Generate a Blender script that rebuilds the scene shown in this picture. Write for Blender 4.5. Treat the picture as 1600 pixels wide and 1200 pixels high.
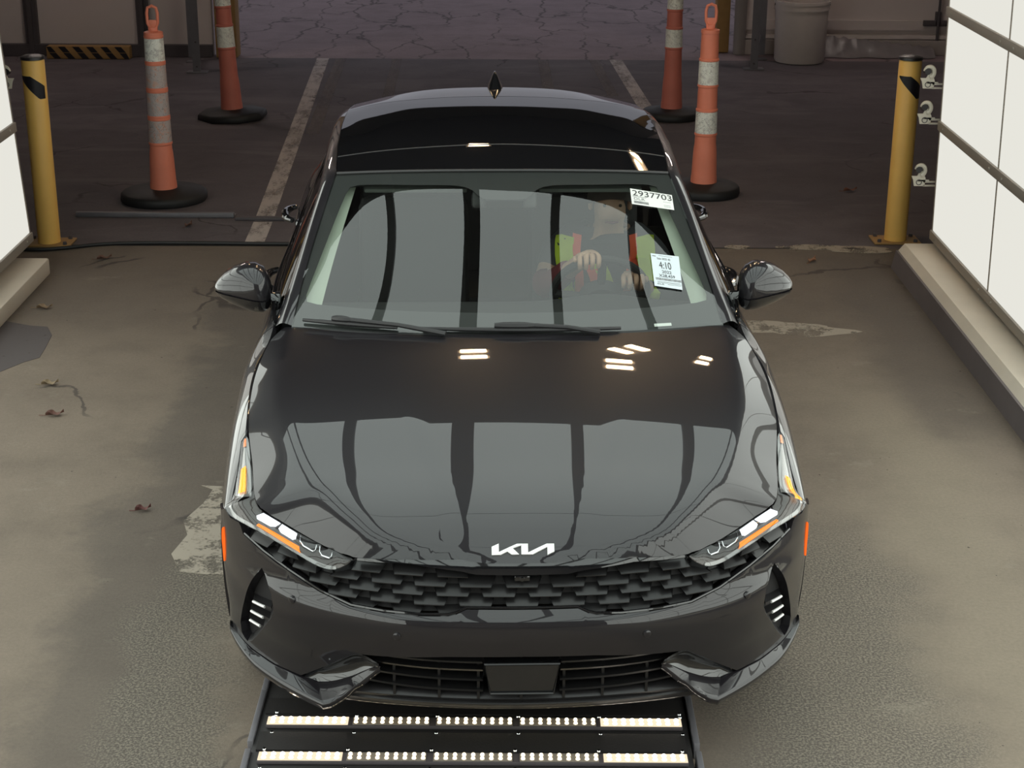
import bpy, bmesh, math, random
import numpy as np
from math import sin, cos, pi, radians, sqrt, atan2
from mathutils import Vector, Matrix, Euler
from mathutils.geometry import delaunay_2d_cdt

random.seed(7)
for o in list(bpy.data.objects):
    bpy.data.objects.remove(o)
scene = bpy.context.scene
COL = scene.collection

# ------------------------------------------------------------------ camera
cam_data = bpy.data.cameras.new('camera')
cam = bpy.data.objects.new('camera', cam_data)
COL.objects.link(cam)
cam_data.sensor_width = 36.0
cam_data.lens = 36.0 * 2600 / 1600
cam_data.clip_start, cam_data.clip_end = 0.05, 300
cam.matrix_world = Matrix.Translation((0, 0, 2.8198)) @ Matrix.Rotation(radians(90) - 0.3529, 4, 'X') @ Matrix.Rotation(0.006, 4, 'Z')
scene.camera = cam

# ------------------------------------------------------------------ sky and exposure
world = bpy.data.worlds.new('overcast_sky')
scene.world = world
world.use_nodes = True
bgn = world.node_tree.nodes['Background']
bgn.inputs[0].default_value = (0.89, 0.90, 1.0, 1)
bgn.inputs[1].default_value = 0.34
scene.view_settings.view_transform = 'Standard'
scene.view_settings.look = 'None'
scene.view_settings.exposure = 0.0
scene.view_settings.gamma = 1.0
scene.view_settings.use_curve_mapping = False
CEIL_L, WALL_L, TUBE_L, LED_L = 1.75, 0.80, 36.0, 9.0      # radiance of the bay's light panels, tubes and floor strips

# ------------------------------------------------------------------ helpers
def empty(name, loc=(0, 0, 0), rz=0.0):
    o = bpy.data.objects.new(name, None)
    o.empty_display_size = 0.1
    o.location = loc
    o.rotation_euler = (0, 0, rz)
    COL.objects.link(o)
    return o

def tag(o, label, cat, group=None):
    o['label'] = label
    o['category'] = cat
    if group:
        o['group'] = group
    return o

def structure(o):
    o['kind'] = 'structure'
    return o

def make(name, V, F, mat=None, parent=None, smooth=True, angle=35, normals=None, mats=None, midx=None):
    me = bpy.data.meshes.new(name)
    me.from_pydata([tuple(map(float, v)) for v in V], [], [tuple(int(i) for i in f) for f in F])
    me.update()
    if mats:
        for m in mats:
            me.materials.append(m)
        me.polygons.foreach_set('material_index', midx)
    elif mat:
        me.materials.append(mat)
    if smooth:
        me.polygons.foreach_set('use_smooth', [True] * len(me.polygons))
        if normals is not None:
            me.normals_split_custom_set_from_vertices([tuple(map(float, n)) for n in normals])
        else:
            me.set_sharp_from_angle(angle=radians(angle))
    o = bpy.data.objects.new(name, me)
    COL.objects.link(o)
    if parent is not None:
        o.parent = parent
    return o

def copy_tree(o, parent=None):
    c = o.copy()
    COL.objects.link(c)
    if parent is not None:
        c.parent = parent
    for ch in list(o.children):
        copy_tree(ch, c)
    return c

class MB:
    """collects shapes, then links them as ONE mesh object"""
    def __init__(self):
        self.V, self.F, self.M = [], [], []
    def add(self, V, F, mi=0):
        n = len(self.V)
        self.V += [tuple(v) for v in V]
        self.F += [tuple(i + n for i in f) for f in F]
        self.M += [mi] * len(F)
        return self
    def box(self, c, s, rot=None, mi=0, bev=0.0):
        hx, hy, hz = s[0] / 2, s[1] / 2, s[2] / 2
        b = min(bev, hx * .8, hy * .8, hz * .8)
        if b <= 0:
            V = [Vector((x, y, z)) for x in (-hx, hx) for y in (-hy, hy) for z in (-hz, hz)]
            F = [(0, 1, 3, 2), (4, 6, 7, 5), (0, 4, 5, 1), (2, 3, 7, 6), (0, 2, 6, 4), (1, 5, 7, 3)]
        else:
            bm = bmesh.new()
            bmesh.ops.create_cube(bm, size=1)
            for v in bm.verts:
                v.co = Vector((v.co.x * 2 * hx, v.co.y * 2 * hy, v.co.z * 2 * hz))
            bmesh.ops.bevel(bm, geom=list(bm.edges), offset=b, segments=2, profile=.5, affect='EDGES')
            bm.verts.index_update()
            V = [v.co.copy() for v in bm.verts]
            F = [tuple(v.index for v in f.verts) for f in bm.faces]
            bm.free()
        if rot is not None:
            R = rot if isinstance(rot, Matrix) else Euler(rot).to_matrix()
            V = [R @ v for v in V]
        c = Vector(c)
        return self.add([v + c for v in V], F, mi)
    def tube(self, pts, r, n=10, mi=0, cap=True, closed=False):
        P = [Vector(p) for p in pts]
        m = len(P)
        R = r if hasattr(r, '__len__') else [r] * m
        V, F = [], []
        up = None
        for i in range(m):
            if closed:
                t = P[(i + 1) % m] - P[i - 1]
            else:
                t = P[min(i + 1, m - 1)] - P[max(i - 1, 0)]
            t.normalize()
            if up is None:
                up = Vector((0, 0, 1)) if abs(t.z) < .9 else Vector((1, 0, 0))
            a = t.cross(up).normalized()
            up = a.cross(t).normalized()
            for k in range(n):
                w = 2 * pi * k / n
                V.append(P[i] + (a * cos(w) + up * sin(w)) * R[i])
        for i in range(m if closed else m - 1):
            for k in range(n):
                j = (i + 1) % m
                F.append((i * n + k, i * n + (k + 1) % n, j * n + (k + 1) % n, j * n + k))
        if cap and not closed:
            F.append(tuple(range(n - 1, -1, -1)))
            F.append(tuple((m - 1) * n + k for k in range(n)))
        return self.add(V, F, mi)
    def lathe(self, prof, c=(0, 0, 0), n=32, axis='Z', mi=0):
        V, F = [], []
        for (r, z) in prof:
            for k in range(n):
                w = 2 * pi * k / n
                if axis == 'Z':
                    V.append(Vector((c[0] + r * cos(w), c[1] + r * sin(w), c[2] + z)))
                elif axis == 'X':
                    V.append(Vector((c[0] + z, c[1] + r * cos(w), c[2] + r * sin(w))))
                else:
                    V.append(Vector((c[0] + r * cos(w), c[1] + z, c[2] + r * sin(w))))
        for i in range(len(prof) - 1):
            for k in range(n):
                F.append((i * n + k, i * n + (k + 1) % n, (i + 1) * n + (k + 1) % n, (i + 1) * n + k))
        return self.add(V, F, mi)
    def prism(self, poly, vec, mi=0):
        P = [Vector(p) for p in poly]
        v = Vector(vec)
        n = len(P)
        V = P + [p + v for p in P]
        F = [tuple(range(n - 1, -1, -1)), tuple(range(n, 2 * n))]
        F += [(i, (i + 1) % n, n + (i + 1) % n, n + i) for i in range(n)]
        return self.add(V, F, mi)
    def grid(self, G, mi=0, closeu=False):
        G = np.asarray(G)
        nu, nv = G.shape[:2]
        F = []
        for i in range(nu if closeu else nu - 1):
            for j in range(nv - 1):
                k = (i + 1) % nu
                F.append((i * nv + j, k * nv + j, k * nv + j + 1, i * nv + j + 1))
        return self.add(G.reshape(-1, 3).tolist(), F, mi)
    def build(self, name, mat=None, parent=None, smooth=True, angle=35, mats=None, fix=True):
        o = make(name, self.V, self.F, mat, parent, smooth, angle, None, mats, self.M)
        if fix:
            bm = bmesh.new()
            bm.from_mesh(o.data)
            bmesh.ops.recalc_face_normals(bm, faces=list(bm.faces))
            bm.to_mesh(o.data)
            bm.free()
        return o
#GEO-START
def nspline(t, P):
    """natural cubic spline through the points P at the knots t"""
    t = np.asarray(t, float)
    P = np.asarray(P, float)
    if P.ndim == 1:
        P = P[:, None]
    n = len(t)
    h = np.diff(t)
    A = np.zeros((n, n))
    B = np.zeros((n, P.shape[1]))
    A[0, 0] = A[-1, -1] = 1
    for i in range(1, n - 1):
        A[i, i - 1] = h[i - 1]
        A[i, i] = 2 * (h[i - 1] + h[i])
        A[i, i + 1] = h[i]
        B[i] = 6 * ((P[i + 1] - P[i]) / h[i] - (P[i] - P[i - 1]) / h[i - 1])
    M = np.linalg.solve(A, B)
    def ev(x):
        x = np.atleast_1d(np.asarray(x, float))
        i = np.clip(np.searchsorted(t, x) - 1, 0, n - 2)
        a = (t[i + 1] - x)[:, None]
        b = (x - t[i])[:, None]
        hh = h[i][:, None]
        return M[i] * a**3 / (6 * hh) + M[i + 1] * b**3 / (6 * hh) + (P[i] / hh - M[i] * hh / 6) * a + (P[i + 1] / hh - M[i + 1] * hh / 6) * b
    return ev

def tps(pts, mirror=True, reg=1e-5):
    """smooth height field Z(X, Y) through scattered points"""
    P = [tuple(p) for p in pts]
    if mirror:
        P += [(-x, y, z) for x, y, z in P if abs(x) > 1e-6]
    P = np.array(P, float)
    n = len(P)
    def U(r2):
        return np.where(r2 > 1e-12, r2 * np.log(np.maximum(r2, 1e-12)) * .5, 0)
    d = ((P[:, None, :2] - P[None, :, :2])**2).sum(2)
    A = np.zeros((n + 3, n + 3))
    A[:n, :n] = U(d) + reg * np.eye(n)
    A[:n, n] = 1
    A[:n, n + 1:] = P[:, :2]
    A[n, :n] = 1
    A[n + 1:, :n] = P[:, :2].T
    w = np.linalg.solve(A, np.r_[P[:, 2], 0, 0, 0])
    def ev(X, Y):
        X = np.atleast_1d(np.asarray(X, float))
        Y = np.atleast_1d(np.asarray(Y, float))
        r2 = (X[:, None] - P[None, :, 0])**2 + (Y[:, None] - P[None, :, 1])**2
        return U(r2) @ w[:n] + w[n] + w[n + 1] * X + w[n + 2] * Y
    return ev

# ---- front of the car: a surface over (s, z): s runs round the nose, z is height
PLAN = [(-.16, .035), (0, .03), (.16, .035), (.36, .06), (.5, .105), (.66, .19), (.78, .31), (.865, .44), (.905, .53), (.925, .64), (.932, .76)]
_p = np.array(PLAN)
_k = np.r_[0, np.cumsum(np.hypot(*np.diff(_p, axis=0).T))]
_k = _k - _k[1]
_plan = nspline(_k, _p)
SMAX = _k[-1]
_prof = nspline([.15, .20, .25, .30, .36, .40, .45, .50, .54, .565, .585, .62, .66, .70, .74, .80],
                [.075, .06, .045, .04, .035, .02, .008, 0, .003, .014, .034, .045, .06, .075, .10, .16])
def front(s, z, inset=0.0):
    s = np.atleast_1d(np.asarray(s, float))
    z = np.atleast_1d(np.asarray(z, float)) + 0 * s
    sg = np.where(s < 0, -1., 1.)
    a = np.abs(s)
    P = _plan(a)
    e = 1e-3
    T = (_plan(a + e) - _plan(a - e)) / (2 * e)
    N = np.stack([-T[:, 1], T[:, 0]], 1)
    N /= np.linalg.norm(N, axis=1)[:, None]
    wu = np.maximum(0, 1 - np.maximum(0, a - .35) / .75)
    wl = np.maximum(.25, 1 - np.maximum(0, a - .35))
    k = np.clip((z - .53) / .04, 0, 1)
    o = _prof(z)[:, 0] * (wl * (1 - k) + wu * k) + inset
    return np.stack([sg * (P[:, 0] + N[:, 0] * o), P[:, 1] + N[:, 1] * o, z], 1)

# ---- hood height field: centre profile, gentle crown, soft-edged shoulder falling to the shut line
_zc = nspline([.09, .115, .16, .30, .5, .75, 1.0, 1.33, 1.5], [.690, .717, .752, .811, .853, .904, .9465, .985, .999])
EDGE = [(.106, .13, .709), (.115, .16, .708), (.146, .35, .702), (.186, .486, .690), (.228, .548, .695), (.268, .597, .700), (.335, .666, .710), (.388, .718, .718), (.44, .777, .733),
        (.506, .802, .748), (.66, .824, .786), (.772, .844, .815), (.88, .859, .845), (1.08, .867, .884), (1.25, .860, .911), (1.42, .836, .940), (1.5, .800, .957)]
_ey = np.array([e[0] for e in EDGE])
def _pch(x, y):
    """monotone cubic (Fritsch-Carlson)"""
    x = np.asarray(x, float); y = np.asarray(y, float)
    h = np.diff(x); d = np.diff(y) / h
    m = np.r_[d[0], (d[1:] + d[:-1]) / 2, d[-1]]
    for i in range(len(d)):
        if d[i] == 0: m[i] = m[i + 1] = 0
        else:
            a, b = m[i] / d[i], m[i + 1] / d[i]
            s = a * a + b * b
            if a < 0: m[i] = 0
            if b < 0: m[i + 1] = 0
            if s > 9:
                t = 3 / sqrt_(s); m[i] = t * a * d[i]; m[i + 1] = t * b * d[i]
    def ev(q):
        q = np.clip(np.atleast_1d(np.asarray(q, float)), x[0], x[-1])
        i = np.clip(np.searchsorted(x, q) - 1, 0, len(h) - 1)
        t = (q - x[i]) / h[i]
        return (1 + 2 * t) * (1 - t)**2 * y[i] + t * (1 - t)**2 * h[i] * m[i] + t * t * (3 - 2 * t) * y[i + 1] + t * t * (t - 1) * h[i] * m[i + 1]
    return ev
sqrt_ = lambda v: float(np.sqrt(v))
_xe = _pch(_ey, [e[1] for e in EDGE])
_ze = _pch(_ey[2:], [e[2] for e in EDGE][2:])
_bx = _pch([.10, .12, .146, .19, .27, .42, .62, .85, 1.05, 1.34, 1.5], [.03, .10, .25, .395, .485, .585, .675, .735, .762, .775, .765])
CROWN = .030
def sstep(x, a, b):
    t = np.clip((x - a) / (b - a), 0, 1)
    return t * t * (3 - 2 * t)
def hood_z(X, Y):
    X = np.abs(np.atleast_1d(np.asarray(X, float)))
    Y = np.atleast_1d(np.asarray(Y, float)) + 0 * X
    zc = _zc(Y)[:, 0]
    xe = _xe(Y)
    B = np.minimum(_bx(Y), xe - .015)
    crown = CROWN * (X / .78)**2
    wd = np.maximum(xe - B, .02)
    soft = np.clip(.35 * wd, .014, .03)
    sp = lambda d: .5 * (d + np.sqrt(d * d + soft * soft))
    D = zc - CROWN * (xe / .78)**2 - _ze(Y)
    g = (sp(X - B) - 0) / (sp(wd))
    z = zc - crown - D * g
    ax = .155 + .17 * np.clip((Y - .12) / .75, 0, 1)          # raised centre, edges converging to the badge
    fade = (1 - sstep(Y, .5, .95)) * sstep(Y, .11, .2)
    return z + .0045 * (1 - sstep(X, ax - .02, ax + .06)) * fade

# ---- windshield over (u across, v up)
_wsr = [[(0, 1.335, .984), (.22, 1.346, .983), (.42, 1.375, .980), (.61, 1.419, .976), (.768, 1.470, .970)],
        [(0, 1.60, 1.127), (.21, 1.610, 1.124), (.41, 1.638, 1.115), (.59, 1.682, 1.101), (.742, 1.733, 1.085)],
        [(0, 1.87, 1.262), (.20, 1.879, 1.258), (.39, 1.905, 1.247), (.56, 1.946, 1.231), (.702, 1.99, 1.209)],
        [(0, 2.135, 1.380), (.18, 2.142, 1.378), (.36, 2.164, 1.371), (.52, 2.196, 1.360), (.652, 2.230, 1.347)]]
_wsu = [0, .28, .54, .79, 1.0]
_wsrow = [nspline([-1, -.79, -.54, -.28] + _wsu, [(-x, y, z) for x, y, z in r[:0:-1]] + r) for r in _wsr]
def ws(u, v):
    u = np.atleast_1d(np.asarray(u, float))
    v = np.atleast_1d(np.asarray(v, float)) + 0 * u
    R = np.stack([r(u) for r in _wsrow], 1)                 # n x 4 x 3
    out = np.zeros((len(u), 3))
    t = [0, 1 / 3, 2 / 3, 1]
    W = nspline(t, np.eye(4))(v)                            # cardinal weights
    return (R * W[:, :, None]).sum(1)

# ---- roof height field
ROOF = [(0, 2.135, 1.380), (0, 2.4, 1.418), (0, 2.7, 1.438), (0, 3.0, 1.446), (0, 3.3, 1.443), (0, 3.64, 1.428),
        (.35, 2.16, 1.371), (.35, 2.6, 1.421), (.35, 3.0, 1.434), (.35, 3.3, 1.431), (.35, 3.62, 1.414),
        (.55, 2.6, 1.401), (.55, 3.0, 1.413), (.55, 3.35, 1.408), (.52, 2.196, 1.360),
        (.652, 2.23, 1.347), (.675, 2.6, 1.374), (.685, 3.0, 1.383), (.68, 3.4, 1.371), (.665, 3.62, 1.352)]
_roof = tps(ROOF, reg=2e-3)

# ---- body side over (Y, v): v 0 sill .. 5 top edge
SIDE = [(.60, (.905, .22), (.922, .38), (.925, .55), (.918, .64), (.900, .70), (.858, .735)),
        (.76, (.925, .20), (.937, .38), (.940, .55), (.932, .67), (.905, .755), (.858, .812)),
        (.95, (.935, .19), (.943, .38), (.946, .56), (.940, .70), (.914, .800), (.867, .866)),
        (1.25, (.930, .19), (.942, .38), (.946, .58), (.943, .74), (.919, .845), (.866, .911)),
        (1.42, (.922, .19), (.936, .38), (.942, .60), (.941, .765), (.912, .875), (.842, .938)),
        (1.52, (.915, .19), (.932, .38), (.938, .60), (.934, .77), (.900, .895), (.838, .955)),
        (1.85, (.905, .19), (.922, .36), (.930, .60), (.928, .78), (.905, .88), (.868, .960)),
        (2.6, (.900, .19), (.915, .36), (.925, .60), (.928, .78), (.905, .90), (.866, .978)),
        (3.3, (.905, .19), (.920, .36), (.930, .62), (.935, .80), (.908, .92), (.852, 1.00)),
        (3.8, (.920, .20), (.935, .38), (.942, .62), (.942, .80), (.905, .94), (.815, 1.025)),
        (4.25, (.900, .24), (.920, .38), (.925, .62), (.918, .82), (.860, .97), (.748, 1.06)),
        (4.62, (.840, .28), (.868, .40), (.878, .62), (.865, .84), (.800, 1.0), (.705, 1.075))]
_sy = [r[0] for r in SIDE]
_scol = [nspline(_sy, [r[i + 1] for r in SIDE]) for i in range(6)]
_sw = nspline([0, 1, 2, 3, 4, 5], np.eye(6))
def side(Y, v):
    Y = np.atleast_1d(np.asarray(Y, float))
    v = np.atleast_1d(np.asarray(v, float)) + 0 * Y
    C = np.stack([c(Y) for c in _scol], 1)
    W = _sw(v)
    XZ = (C * W[:, :, None]).sum(1)
    return np.stack([XZ[:, 0], Y, XZ[:, 1]], 1)
def side_v(Y, z):
    lo, hi = 0.0, 5.0
    for _ in range(40):
        m = (lo + hi) / 2
        if side(Y, m)[0, 2] < z:
            lo = m
        else:
            hi = m
    return lo

# ---- greenhouse rails (right half)
RAIL = [(.835, 1.525, .945), (.790, 1.85, 1.072), (.722, 2.27, 1.280), (.722, 2.6, 1.320), (.726, 3.0, 1.328), (.728, 3.4, 1.302), (.738, 3.75, 1.225), (.748, 4.05, 1.130), (.748, 4.25, 1.064)]
_rail = nspline([p[1] for p in RAIL], RAIL)
#GEO-END
# ------------------------------------------------------------------ materials
def srgb(r, g, b):
    f = lambda c: (c / 255 / 12.92) if c / 255 <= .04045 else ((c / 255 + .055) / 1.055)**2.4
    return (f(r), f(g), f(b))

class NT:
    def __init__(self, name):
        self.m = bpy.data.materials.new(name)
        self.m.use_nodes = True
        self.t = self.m.node_tree
        self.t.nodes.clear()
        self.out = self.t.nodes.new('ShaderNodeOutputMaterial')
    def n(self, kind, **kw):
        nd = self.t.nodes.new('ShaderNode' + kind)
        for k, v in kw.items():
            setattr(nd, k, v)
        return nd
    def l(self, a, b):
        self.t.links.new(a, b)
    def val(self, sock, v):
        if hasattr(v, 'is_linked') or isinstance(v, bpy.types.NodeSocket):
            self.l(v, sock)
        else:
            sock.default_value = v
    def math(self, op, a, b=0.0, c=None, clamp=False):
        nd = self.n('Math', operation=op, use_clamp=clamp)
        self.val(nd.inputs[0], a)
        self.val(nd.inputs[1], b)
        if c is not None:
            self.val(nd.inputs[2], c)
        return nd.outputs[0]
    def mix(self, f, a, b, mode='MIX'):
        nd = self.n('MixRGB', blend_type=mode)
        self.val(nd.inputs[0], f)
        self.val(nd.inputs[1], a if not isinstance(a, tuple) else (*a[:3], 1))
        self.val(nd.inputs[2], b if not isinstance(b, tuple) else (*b[:3], 1))
        return nd.outputs[0]
    def coord(self):
        if not hasattr(self, '_c'):
            self._c = self.n('TexCoord').outputs['Object']
        return self._c
    def noise(self, scale, detail=4, rough=.55, vec=None, stretch=None, dist=0.0):
        v = vec or self.coord()
        if stretch:
            mp = self.n('Mapping')
            mp.inputs['Scale'].default_value = stretch
            self.l(v, mp.inputs[0])
            v = mp.outputs[0]
        nd = self.n('TexNoise')
        nd.inputs['Scale'].default_value = scale
        nd.inputs['Detail'].default_value = detail
        nd.inputs['Roughness'].default_value = rough
        nd.inputs['Distortion'].default_value = dist
        self.l(v, nd.inputs['Vector'])
        return nd.outputs['Fac']
    def ramp(self, f, a, b):
        nd = self.n('MapRange', interpolation_type='SMOOTHSTEP')
        self.l(f, nd.inputs[0])
        nd.inputs[1].default_value = a
        nd.inputs[2].default_value = b
        return nd.outputs[0]
    def bsdf(self, base, rough=.5, metal=0.0, coat=0.0, bump=None, bump_s=.2, bump_d=.01, spec=.5, emit=None, es=0.0, coat_r=.02, sheen=0.0):
        p = self.n('BsdfPrincipled')
        self.val(p.inputs['Base Color'], base if not isinstance(base, tuple) else (*base[:3], 1))
        self.val(p.inputs['Roughness'], rough)
        p.inputs['Metallic'].default_value = metal
        p.inputs['Specular IOR Level'].default_value = spec
        p.inputs['Coat Weight'].default_value = coat
        p.inputs['Coat Roughness'].default_value = coat_r
        if emit:
            p.inputs['Emission Color'].default_value = (*emit[:3], 1)
            p.inputs['Emission Strength'].default_value = es
        if bump is not None:
            bp = self.n('Bump')
            bp.inputs['Strength'].default_value = bump_s
            bp.inputs['Distance'].default_value = bump_d
            self.l(bump, bp.inputs['Height'])
            self.l(bp.outputs[0], p.inputs['Normal'])
        self.l(p.outputs[0], self.out.inputs[0])
        return self.m

def plain(name, base, rough=.5, metal=0.0, coat=0.0, var=.06, scale=14, spec=.5, coat_r=.02, bump=0.0):
    """a surface with a little procedural variation in tone"""
    N = NT(name)
    f = N.noise(scale, 5)
    lo = tuple(c * (1 - var) for c in base)
    hi = tuple(min(1, c * (1 + var)) for c in base)
    return N.bsdf(N.mix(f, lo, hi), rough, metal, coat, bump=N.noise(scale * 12, 3) if bump else None, bump_s=bump, bump_d=.002, spec=spec, coat_r=coat_r)

def glow(name, col, strength):
    N = NT(name)
    e = N.n('Emission')
    e.inputs[0].default_value = (*col, 1)
    e.inputs[1].default_value = strength
    N.l(e.outputs[0], N.out.inputs[0])
    return N.m

def glass(name, tint, r0=.085):
    """thin pane: tinted see-through with a mirror share that rises at grazing angles"""
    N = NT(name)
    lw = N.n('LayerWeight')
    lw.inputs[0].default_value = .5
    p = N.math('POWER', lw.outputs['Facing'], 5.0)
    fac = N.math('MULTIPLY_ADD', p, 1 - r0, r0)
    tr = N.n('BsdfTransparent')
    tr.inputs[0].default_value = (*tint, 1)
    gl = N.n('BsdfGlossy')
    gl.inputs['Color'].default_value = (1, 1, 1, 1)
    gl.inputs['Roughness'].default_value = 0.0
    mx = N.n('MixShader')
    N.l(fac, mx.inputs[0])
    N.l(tr.outputs[0], mx.inputs[1])
    N.l(gl.outputs[0], mx.inputs[2])
    N.l(mx.outputs[0], N.out.inputs[0])
    return N.m

M = {}
def paint():
    N = NT('car_paint')
    fl = N.noise(900, 2)
    base = N.mix(fl, (.0100, .0088, .0108), (.0150, .0135, .0160))
    p = N.n('BsdfPrincipled')
    N.l(base, p.inputs['Base Color'])
    p.inputs['Metallic'].default_value = .0
    p.inputs['Specular IOR Level'].default_value = .14
    p.inputs['Roughness'].default_value = .32
    p.inputs['Coat Weight'].default_value = 1.0
    p.inputs['Coat Roughness'].default_value = 0.0
    p.inputs['Coat IOR'].default_value = 1.56
    N.l(p.outputs[0], N.out.inputs[0])
    return N.m
M['paint'] = paint()
M['black_gloss'] = plain('black_gloss', (.008, .008, .009), .06, coat=1, coat_r=0)
M['roof_glass'] = plain('dark_roof_glass', (.006, .006, .007), .02, spec=.6)
M['black_plastic'] = plain('black_plastic', (.016, .015, .016), .38, bump=.1)
M['grille'] = plain('satin_grille', (.011, .0105, .011), .30, spec=.55)
M['void'] = plain('black_recess', (.010, .009, .010), .8)
M['rubber'] = plain('black_rubber', (.012, .012, .013), .6, bump=.2)
M['tyre'] = plain('tyre_rubber', (.018, .018, .018), .75, bump=.25)
M['alloy'] = plain('grey_alloy', (.35, .35, .36), .3, metal=1)
M['chrome'] = plain('chrome', (.75, .76, .78), .08, metal=1)
M['smoke_chrome'] = plain('smoked_chrome', (.050, .044, .041), .36, metal=.8)
M['drl_body'] = plain('frosted_light_guide', (.22, .22, .215), .15, metal=.35, coat=1)
M['badge'] = plain('satin_silver', (.82, .82, .80), .35, metal=.25)
M['mirror_glass'] = plain('mirror_silver', (.8, .82, .84), .01, metal=1)
M['windshield'] = glass('windshield_glass', (.80, .84, .81))
M['sideglass'] = glass('tinted_side_glass', (.30, .33, .32), .06)
M['lens'] = glass('clear_lens', (.97, .97, .97), .05)
M['frit'] = plain('black_frit', (.03, .029, .03), .5)
M['interior'] = plain('dark_trim', (.018, .017, .017), .75, bump=.2)
M['seat'] = plain('black_upholstery', (.02, .019, .02), .65, bump=.3)
M['headliner'] = plain('grey_headliner', (.10, .11, .10), .9)
M['pillar_trim'] = plain('pale_pillar_trim', (.46, .50, .42), .7)
M['white_lamp'] = glow('lit_white_lamp', (.86, .92, 1.0), 2.2)
M['amber_lamp'] = glow('lit_amber_lamp', (1.0, .25, .012), 1.5)
M['amber_hot'] = glow('lit_amber_indicator', (1.0, .36, .012), 2.0)
M['amber_dim'] = plain('amber_reflector', (.85, .20, .02), .2, coat=1)
M['marker'] = glow('lit_side_marker', (1.0, .16, .02), 1.05)
M['tail'] = plain('red_tail_lens', (.25, .01, .01), .1, coat=1)
# ------------------------------------------------------------------ the car
CAR = empty('car', (0.0356, 4.154, 0), 0.0341)
tag(CAR, 'dark grey sedan with black roof standing over the lit floor strips', 'car')

def pip(P, poly):
    x, y = P[:, 0], P[:, 1]
    n = len(poly)
    ins = np.zeros(len(P), bool)
    j = n - 1
    for i in range(n):
        xi, yi = poly[i]
        xj, yj = poly[j]
        c = ((yi > y) != (yj > y))
        with np.errstate(divide='ignore', invalid='ignore'):
            ins ^= c & (x < (xj - xi) * (y - yi) / (yj - yi + 1e-30) + xi)
        j = i
    return ins

def edge_dist(P, poly):
    d = np.full(len(P), 9.0)
    n = len(poly)
    for i in range(n):
        a = np.array(poly[i]); b = np.array(poly[(i + 1) % n])
        ab = b - a
        t = np.clip(((P - a) @ ab) / max(ab @ ab, 1e-12), 0, 1)
        d = np.minimum(d, np.linalg.norm(P - (a + t[:, None] * ab), axis=1))
    return d

def dens(poly, step):
    out = []
    n = len(poly)
    for i in range(n):
        a = np.array(poly[i], float); b = np.array(poly[(i + 1) % n], float)
        k = max(1, int(math.ceil(np.linalg.norm(b - a) / step)))
        for q in range(k):
            out.append(tuple(a + (b - a) * q / k))
    return out

def smooth_line(pts, step=.03):
    """Catmull-Rom through 2D points"""
    P = [np.array(p, float) for p in pts]
    P = [2 * P[0] - P[1]] + P + [2 * P[-1] - P[-2]]
    out = []
    for i in range(1, len(P) - 2):
        k = max(1, int(np.linalg.norm(P[i + 1] - P[i]) / step))
        for q in range(k):
            t = q / k
            out.append(tuple(.5 * ((2 * P[i]) + (P[i + 1] - P[i - 1]) * t + (2 * P[i - 1] - 5 * P[i] + 4 * P[i + 1] - P[i + 2]) * t * t + (3 * P[i] - P[i - 1] - 3 * P[i + 1] + P[i + 2]) * t**3)))
    out.append(tuple(P[-2]))
    return out

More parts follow.
